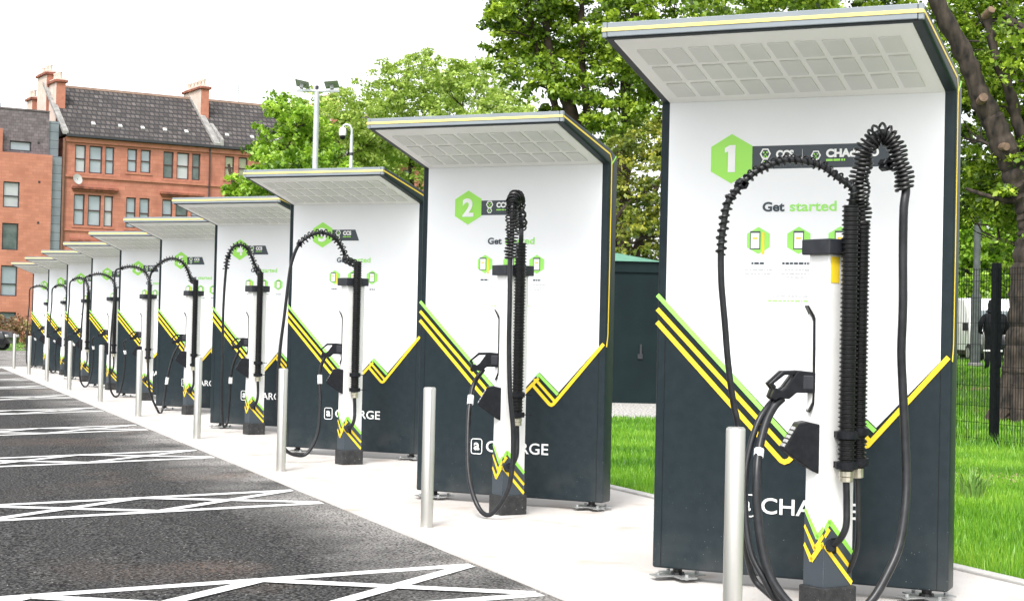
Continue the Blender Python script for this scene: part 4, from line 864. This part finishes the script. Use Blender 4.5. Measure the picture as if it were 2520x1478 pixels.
def tree(name, label, cat, base, stems, clumps, leafm, size, dens, seed, barkm=barkd, r0=0.25, group=None, sprays=1.0, flat=0.5, twigs=3, tintb=0.0):
    rg = random.Random(seed); base = Vector(base); P = empty(name, tuple(base), 0, label, cat, group); off = base
    cl = [(c[0]-off.x, c[1]-off.y, c[2]-off.z, c[3]) for c in clumps]
    tb = MB(); allp = []
    for st, rs in stems:
        pts = [Vector(p)-off for p in st]; sp_ = spline(pts, 9); n = len(sp_); rr_ = [rs[0]+(rs[1]-rs[0])*(i/(n-1))**0.7 for i in range(n)]
        rr_ = [q_*(1+0.07*math.sin(i*1.9+seed)+rg.uniform(-0.05, 0.05)) for i, q_ in enumerate(rr_)]
        tb.tube(sp_, rr_, 22, caps=True); allp += sp_
    from mathutils import noise
    for i, v in enumerate(tb.v):
        q_ = Vector(v); n_ = noise.noise(q_*3.1)*0.035+noise.noise(q_*9.0)*0.018; tb.v[i] = (v[0]+n_, v[1]+noise.noise(q_*3.3+Vector((7, 1, 3)))*0.04, v[2])
    limbs(tb, allp, cl, rg, r0, twigs=twigs)
    tb.build('trunk', barkm, P, smooth=True); leaves('crown', cl, leafm, P, size, dens, seed, flat, sprays, tintb); return P

TG = 'trees behind the chargers'
# big maple on the right: leaning trunk
T1 = tree('maple_tree', 'large maple at the right with a thick leaning trunk and pruned branch stubs', 'tree', (19.56, 24.63, -0.05),
     [([(19.56, 24.63, -0.2), (19.56, 24.62, 0.3), (19.58, 24.61, 0.9), (19.6, 24.58, 1.83), (19.62, 24.55, 2.87), (19.68, 24.52, 3.44), (19.59, 24.55, 3.89), (19.35, 24.63, 4.43), (19.14, 24.7, 4.96), (18.9, 24.78, 5.5), (18.67, 24.86, 5.93), (18.43, 24.94, 6.58), (17.88, 25.13, 7.65), (17.49, 25.27, 8.53)], (0.47, 0.13)),
      ([(19.60, 24.62, 4.4), (19.55, 24.62, 4.9), (19.34, 24.61, 5.46), (19.17, 24.67, 6.05), (18.95, 24.74, 6.59), (18.74, 24.81, 7.4)], (0.13, 0.08)),
      ([(19.68, 24.52, 3.3), (19.82, 24.45, 4.58), (19.92, 24.38, 5.84), (19.67, 24.45, 7.25), (19.5, 24.49, 8.43)], (0.20, 0.09)),
      ([(19.75, 24.5, 4.2), (20.3, 24.7, 5.4), (20.5, 25.0, 7.2)], (0.12, 0.06)),
      ([(19.45, 24.62, 4.0), (19.07, 24.74, 4.04), (18.76, 24.86, 4.12), (18.5, 24.94, 4.22)], (0.07, 0.03))],
     CR['maple_right'], leaf_maple, 0.062, 60, 5, barkm=bark, r0=0.2, group=TG, sprays=1.7, twigs=2)
for (x, y, z), (dx, dz), r_ in (((18.62, 24.75, 5.80), (-0.10, 0.04), 0.08), ((18.98, 24.62, 4.98), (-0.04, -0.02), 0.07), ((18.74, 24.83, 7.36), (-0.02, 0.1), 0.07)):
    b = MB(); p = Vector((x-19.56, y-24.63, z+0.05)); e = p+Vector((dx, -0.22, dz)); b.tube([p, e], [r_*1.1, r_], 12); b.build('branch_stub', cutwood, T1, smooth=False)
fl_ = MB()
for a in range(0, 360, 45): fl_.tube([(0.15*math.cos(R(a)), 0.15*math.sin(R(a)), 0.9), (0.36*math.cos(R(a)), 0.36*math.sin(R(a)), 0.28), (0.66*math.cos(R(a)), 0.66*math.sin(R(a)), -0.05)], [0.22, 0.18, 0.08], 8)
fl_.build('root_flare', bark, T1, smooth=True)
tree('maple_tree', 'tall dark green maple with forked stems behind panel 2', 'tree', (16.15, 36.7, -0.05),
     [([(16.15, 36.7, -0.1), (16.1, 36.65, 2.6), (15.95, 36.66, 5.4), (15.6, 36.76, 6.9), (15.3, 36.85, 7.5), (15.1, 36.9, 8.3), (14.8, 36.9, 10)], (0.34, 0.07)),
      ([(16.05, 36.66, 4.4), (16.1, 36.7, 6.3), (15.95, 36.8, 8.0), (15.9, 36.9, 10)], (0.16, 0.06)),
      ([(16.15, 36.7, 2.0), (16.8, 36.4, 4.5), (16.95, 36.3, 6.5), (16.85, 36.24, 7.6), (17.1, 36.2, 9.6)], (0.24, 0.1)),
      ([(16.1, 36.7, 3.4), (15.6, 36.9, 6.0), (14.9, 37.1, 8.2), (14.6, 37.2, 9.5)], (0.12, 0.05))],
     CR['maple_left'], leaf_maple, 0.066, 62, 8, r0=0.25, group=TG, sprays=1.15, tintb=0.02)
c = CR['ivy']
tree('ivy_covered_tree', 'ivy covered olive green tree above the green cabinet', 'tree', (15.9, 34.2, -0.05),
     [([(15.9, 34.2, -0.1), (15.8, 34.2, 2.5), (15.9, 34.0, 4.2), (15.6, 34.1, 5.6)], (0.3, 0.1)), ([(15.9, 34.2, 1.5), (16.3, 34.0, 3.8), (16.6, 33.7, 5.0)], (0.15, 0.05)), ([(15.9, 34.2, 2.5), (15.4, 33.4, 4.0), (16.3, 33.0, 4.9)], (0.08, 0.03))],
     c, leaf_ivy, 0.06, 40, 21, group=TG, sprays=1.3, twigs=5)
def simple(name, label, key, leafm, size, dens, seed, sprays=1.0, r_=0.25, zoff=0.0, tintb=0.0):
    cl = CR[key]; cx = sum(c[0] for c in cl)/len(cl); cy = sum(c[1] for c in cl)/len(cl); zt = max(c[2] for c in cl); g0 = gz(cx, cy)
    rg = random.Random(seed)
    tree(name, label, 'tree', (cx, cy, g0-0.05), [([(cx, cy, g0-0.1), (cx+0.1, cy, g0+zt*0.3), (cx-0.2, cy+0.1, zt*0.65), (cx+0.1, cy, zt*0.78)], (r_, 0.05)),
         ([(cx, cy, zt*0.3), (cx+0.9, cy, zt*0.55), (cx+1.5, cy+0.2, zt*0.8)], (r_*0.6, 0.04)), ([(cx, cy, zt*0.28), (cx-0.9, cy, zt*0.5), (cx-1.6, cy-0.2, zt*0.75)], (r_*0.6, 0.04))],
         cl, leafm, size, dens, seed, group=TG, sprays=sprays, tintb=tintb)
simple('broadleaf_tree', 'bright leafy tree in front of the tenement roof, behind the twin lamp post', 'near', leaf_near, 0.085, 48, 31, 1.3)
simple('lime_tree', 'pale green tree just right of the twin floodlight lamp post', 'limeA', leaf_lime, 0.082, 50, 41, 1.1)
simple('lime_tree', 'pale green tree with the tallest airy top above panel 2 canopy', 'limeB', leaf_lime, 0.082, 43, 42, 0.95)
simple('lime_tree', 'pale green tree beside the dark maple, above panel 2', 'limeC', leaf_lime, 0.082, 50, 43, 1.05)
simple('young_tree', 'mid green tree behind the white van', 'bgR1', leaf_near, 0.12, 26, 51, 1.2)
simple('young_tree', 'mid green tree behind the big leaning trunk', 'bgR2', leaf_near, 0.12, 26, 52, 1.2)
bt = [o for o in col.objects if o.name.startswith('lime_tree')]
for i, (D_, l_, rz_, lab) in enumerate(((47, 7.2, 1.1, 'pale green tree standing behind the dark green cabinet'), (52, 11.6, 2.3, 'pale green tree between the green cabinet and the leaning maple'))):
    c_ = copy_tree(bt[0 if i else 2]); p_ = at(D_, l_); c_.location = (p_.x, p_.y, gz(p_.x, p_.y)-0.05); c_.rotation_euler = (0, 0, rz_); c_['label'] = lab
# low shrubs far behind, closing the view under the crowns
def shrub(name, label, x, y, clumps, leafm, size, dens, seed, group=None, h=1.0):
    P = empty(name, (x, y, gz(x, y)-0.03), 0, label, 'shrub', group); rg = random.Random(seed); st = MB()
    for c in clumps: st.tube(wob((0, 0, 0), (c[0], c[1], c[2]), rg, 4), [0.04, 0.035, 0.03, 0.02, 0.01], 5, caps=False)
    st.build('stems', barkd, P); leaves('foliage', clumps, leafm, P, size, dens, seed, 0.8)
rg = random.Random(77)
far = [(at(74, 14.5), 'left of the white van'), (at(75, 18.2), 'just behind the white van roof'), (at(74, 22.0), 'between the street lamp and the leaning trunk'), (at(73, 25.5), 'right behind the leaning trunk')]
for i, (p, wh) in enumerate(far):
    cl = [(rg.uniform(-1.6, 1.6), rg.uniform(-0.6, 0.6), rg.uniform(0.6, 4.6), rg.uniform(1.1, 1.5)) for _ in range(12)]
    shrub('background_shrub', 'dense dark green shrub %s' % wh, p.x, p.y, cl, leaf_maple, 0.13, 22, 100+i, 'shrubs across the far side')
for i, (x, y, wh) in enumerate(((5.6, 86.5, 'behind the dark car at the left edge'), (7.6, 86.0, 'left of the last charging panel'), (9.6, 85.5, 'nearest the last charging panel'))):
    cl = [(rg.uniform(-1.0, 1.0), rg.uniform(-0.4, 0.4), rg.uniform(0.35, 1.45), rg.uniform(0.45, 0.65)) for _ in range(8)]
    shrub('brown_shrub', 'russet brown shrub %s' % wh, x, y, cl, leaf_brown, 0.07, 22, 120+i, 'brown shrubs below the flats')
for i, (x, y) in enumerate(((5.2, 83.0), (7.2, 82.7), (9.2, 82.4))):
    cl = [(rg.uniform(-1.0, 1.0), rg.uniform(-0.2, 0.2), rg.uniform(0.1, 0.25), 0.35) for _ in range(7)]
    shrub('verge_plants', 'low green weeds on the verge below the %s brown shrub' % ['left', 'middle', 'right'][i], x, y, cl, leaf_near, 0.06, 14, 140+i, 'weeds on the far verge')
# strappy plant on the lawn
def tuft(x, y, label, n=46, h0=0.28, seed=1):
    rg = random.Random(seed); b = MB()
    for i in range(n):
        a = rg.uniform(0, 6.283); r_ = rg.uniform(0, 0.14); px, py = math.cos(a)*r_, math.sin(a)*r_*0.8; L = h0*rg.uniform(0.6, 1.15); ln = rg.uniform(0.05, 0.55)*L; w_ = 0.007
        d = (math.cos(a), math.sin(a)); pr = (-d[1]*w_, d[0]*w_)
        p1 = (px+d[0]*ln*0.35, py+d[1]*ln*0.35, L*0.6); p2 = (px+d[0]*ln, py+d[1]*ln, L*rg.uniform(0.8, 1.0))
        b.add([(px-pr[0], py-pr[1], 0), (px+pr[0], py+pr[1], 0), (p1[0]+pr[0], p1[1]+pr[1], p1[2]), (p1[0]-pr[0], p1[1]-pr[1], p1[2]), p2], [(0, 1, 2, 3), (3, 2, 4)])
    P = empty('strappy_plant', (x, y, gz(x, y)-0.02), 0, label, 'plant', 'strappy plants on the lawn'); o = b.build('leaves', pmat('strap_leaves', (0.09, 0.20, 0.03), (0.20, 0.34, 0.06), 6, 0.6), P)
tuft(9.38, 12.5, 'clump of long green strap leaves on the lawn beside panel 1', 60, 0.32, 1)
tuft(9.95, 13.2, 'smaller thin clump of strap leaves farther back on the lawn', 30, 0.24, 2)
lit = MB(); rg = random.Random(5)
for i in range(260):
    x, y = 11.1+rg.gauss(0, 0.7), 14.3+rg.gauss(0, 0.45); a = rg.uniform(0, 3.14); s_ = rg.uniform(0.02, 0.05)
    lit.add([(x-math.cos(a)*s_, y-math.sin(a)*s_, 0.005), (x+math.sin(a)*s_*0.5, y-math.cos(a)*s_*0.5, 0.03), (x+math.cos(a)*s_, y+math.sin(a)*s_, 0.01), (x-math.sin(a)*s_*0.5, y+math.cos(a)*s_*0.5, 0.02)], [(0, 1, 2, 3)])
o = lit.build('leaf_litter', pmat('dry_leaves', (0.28, 0.19, 0.12), (0.40, 0.30, 0.20), 8, 0.9)); tag(o, 'patch of dry brown fallen leaves on the lawn near the fence', 'leaf litter', kind='stuff')

# ------------------------------------------------------------------ vehicles
def car(label, loc, rz, paint):
    P = empty('parked_car', loc, rz, label, 'car')
    b = MB()
    side = [(-2.05, 0.32), (-2.1, 0.62), (-2.0, 0.86), (-1.1, 0.98), (-0.55, 1.36), (0.2, 1.46), (1.1, 1.42), (1.75, 1.05), (2.05, 0.98), (2.12, 0.6), (2.05, 0.3)]
    n = len(side)
    ys_ = [-0.86, -0.80, 0.80, 0.86]; vs = []
    for j, y in enumerate(ys_):
        for (x, z) in side:
            ins = 0.0 if z < 1.0 else (z-0.98)*0.42
            vs.append((x*(0.985 if j in (0, 3) else 1), (y-math.copysign(ins, y)), z*(0.99 if j in (0, 3) else 1)))
    fs = [(j*n+i, j*n+(i+1) % n, (j+1)*n+(i+1) % n, (j+1)*n+i) for j in range(3) for i in range(n)] + [tuple(range(n)), tuple(3*n+i for i in range(n-1, -1, -1))]
    b.add(vs, fs); body = b.build('body', paint, P, smooth=True, bevel=0.03)
    for s_ in (-1, 1):
        for pts in ([(-0.95, 1.0), (-0.50, 1.31), (0.22, 1.38), (0.22, 1.0)], [(0.30, 1.0), (0.30, 1.38), (1.05, 1.34), (1.5, 1.04)]):
            MB().add([(x, s_*(0.872-(max(z, 0.98)-0.98)*0.42), z) for x, z in pts], [(0, 1, 2, 3)]).build('side_window', glasses[3], P)
    ws = MB().add([(-1.12, -0.68, 0.995), (-0.57, -0.62, 1.36), (-0.57, 0.62, 1.36), (-1.12, 0.68, 0.995)], [(0, 1, 2, 3)]); ws.build('windscreen', glasses[3], P)
    rw = MB().add([(1.14, -0.6, 1.415), (1.77, -0.66, 1.06), (1.77, 0.66, 1.06), (1.14, 0.6, 1.415)], [(0, 1, 2, 3)]); rw.build('rear_window', glasses[3], P)
    for x in (-1.32, 1.30):
        for s_ in (-1, 1):
            wb = MB(); wb.M = Matrix.Translation((x, s_*0.80, 0.31)) @ Matrix.Rotation(R(90), 4, 'X'); wb.lathe([(0.22, -0.1), (0.31, -0.09), (0.31, 0.09), (0.22, 0.1)], (0, 0), 22); wh = wb.build('wheel', tyre, P, smooth=True)
            rb = MB(); rb.M = wb.M; rb.lathe([(0.2, -0.105), (0.05, -0.11), (0.05, 0.11), (0.2, 0.105)], (0, 0), 14); rb.build('rim', galv, wh)
    for s_ in (-1, 1):
        MB().box(-2.115, -1.98, s_*0.62-0.14, s_*0.62+0.14, 0.62, 0.74).build('headlight', framew, P, bevel=0.02)
        MB().box(2.02, 2.13, s_*0.68-0.12, s_*0.68+0.12, 0.76, 0.92).build('tail_light', lampred, P, bevel=0.02)
    MB().box(2.12, 2.14, -0.26, 0.26, 0.52, 0.63).build('number_plate', framew, P)
    return P
pc = at(57.5, 17.4); car('black parked car with an orange tail light behind the fence post', (pc.x, pc.y, 0.70), math.atan2(-0.9325, -0.3607)-0.2, carblk)
pc = at(75.4, -25.1); car('black parked car cut off by the left edge, in front of brown shrubs', (pc.x+0.2, pc.y+0.2, gz(pc.x, pc.y)+0.0), math.atan2(0.3612, -0.9325)-0.1, carblk)
# white van
pv = at(62.4, 17.75); V = empty('white_van', (pv.x, pv.y, 0.66), math.atan2(0.9325, 0.3607)+0.06, 'white van seen from the front beyond the mesh fence behind the street lamp', 'van')
b = MB().prism([(-2.6, 0.35), (-2.6, 0.95), (-1.75, 1.15), (-1.35, 2.0), (-0.9, 2.38), (2.3, 2.42), (2.45, 2.1), (2.5, 0.35)], -0.95, 0.95); b.build('body', carwht, V, smooth=True, bevel=0.07, bseg=3)
MB().box(-2.55, 2.45, -0.96, 0.96, 0.28, 0.44).build('sill_trim', rubber, V)
g = MB().add([(-1.45, -0.965, 1.2), (-1.05, -0.965, 1.85), (-0.45, -0.965, 1.85), (-0.45, -0.965, 1.2)], [(0, 1, 2, 3)]).build('side_window', glasses[1], V)
g = MB().add([(0.25, -0.965, 1.15), (0.05, -0.965, 1.75), (1.15, -0.965, 1.75), (1.15, -0.965, 1.15)], [(0, 1, 2, 3)]); g.build('side_window', glasses[1], V)
MB().add([(-1.74, -0.8, 1.18), (-1.39, -0.74, 1.92), (-1.39, 0.74, 1.92), (-1.74, 0.8, 1.18)], [(0, 1, 2, 3)]).build('windscreen', glasses[1], V)
for x in (-1.65, 0.45, 1.6):
    if x == 0.45: continue
    for s_ in (-1, 1):
        wb = MB(); wb.M = Matrix.Translation((x, s_*0.86, 0.34)) @ Matrix.Rotation(R(90), 4, 'X'); wb.lathe([(0.22, -0.12), (0.34, -0.11), (0.34, 0.11), (0.22, 0.12)], (0, 0), 22); wh = wb.build('wheel', tyre, V, smooth=True)
        rb = MB(); rb.M = wb.M; rb.lathe([(0.2, -0.125), (0.05, -0.13), (0.05, 0.13), (0.2, 0.125)], (0, 0), 14); rb.build('rim', galv, wh)
MB().box(-2.62, -2.45, -0.85, 0.85, 0.30, 0.62).build('bumper', rubber, V, bevel=0.03)
for s_ in (-1, 1):
    MB().box(-1.60, -1.48, s_*1.06-0.09, s_*1.06+0.09, 1.15, 1.45).build('wing_mirror', rubber, V, bevel=0.02)
    MB().box(-2.63, -2.55, s_*0.70-0.14, s_*0.70+0.14, 0.68, 0.86).build('headlight', glasses[2], V, bevel=0.02)
MB().box(-0.35, -0.15, -0.985, -0.955, 1.0, 1.05).build('door_handle', rubber, V)

# ------------------------------------------------------------------ person (seen from behind, mostly behind the post)
pp = at(43.0, 12.62)
me = bpy.data.meshes.new('person')
vs = [(0, 0, 0.95), (0, 0.02, 1.15), (0, 0.02, 1.36), (0, 0.0, 1.48), (0, -0.02, 1.58), (0, -0.02, 1.70), (0, -0.01, 1.78),
      (-0.20, 0.02, 1.40), (-0.30, 0.04, 1.18), (-0.27, -0.08, 0.98), (-0.20, -0.14, 0.95),
      (0.20, 0.02, 1.40), (0.30, 0.04, 1.18), (0.27, -0.08, 0.98), (0.20, -0.14, 0.95),
      (-0.10, 0, 0.88), (-0.12, -0.02, 0.50), (-0.13, 0.03, 0.10), (-0.14, -0.10, 0.04),
      (0.10, 0, 0.88), (0.12, -0.02, 0.50), (0.13, 0.03, 0.10), (0.14, -0.10, 0.04)]
ed = [(0,1),(1,2),(2,3),(3,4),(4,5),(5,6),(2,7),(7,8),(8,9),(9,10),(2,11),(11,12),(12,13),(13,14),(0,15),(15,16),(16,17),(17,18),(0,19),(19,20),(20,21),(21,22)]
me.from_pydata(vs, ed, []); me.materials.append(clothm)
po = bpy.data.objects.new('person', me); col.objects.link(po); po.location = (pp.x, pp.y, 0.70); po.rotation_euler = (0, 0, R(160)); po.scale = (1.22, 1.2, 1.0)
md = po.modifiers.new('skin', 'SKIN'); md.use_smooth_shade = True
rad = [0.21, 0.25, 0.24, 0.08, 0.09, 0.11, 0.07, 0.10, 0.075, 0.055, 0.045, 0.10, 0.075, 0.055, 0.045, 0.12, 0.08, 0.055, 0.045, 0.12, 0.08, 0.055, 0.045]
for i, r_ in enumerate(rad): me.skin_vertices[0].data[i].radius = (r_, r_*0.8)
me.skin_vertices[0].data[0].use_root = True
po.modifiers.new('sub', 'SUBSURF').levels = 1
tag(po, 'person in a black hooded jacket and black trousers, back turned, behind the fence post', 'person')
hd_ = MB(); hd_.lathe([(0.03, 1.86), (0.10, 1.82), (0.135, 1.72), (0.13, 1.60), (0.17, 1.50), (0.10, 1.46)][::-1], (0, 0), 14); hd_.build('hood', clothm, po, smooth=True)
for sx in (-1, 1):
    for z in (0.50,):
        MB().lathe([(0.088, z-0.022), (0.092, z-0.02), (0.092, z+0.02), (0.088, z+0.022)], (sx*0.12, -0.015), 12).build('reflective_band', wtext, po)
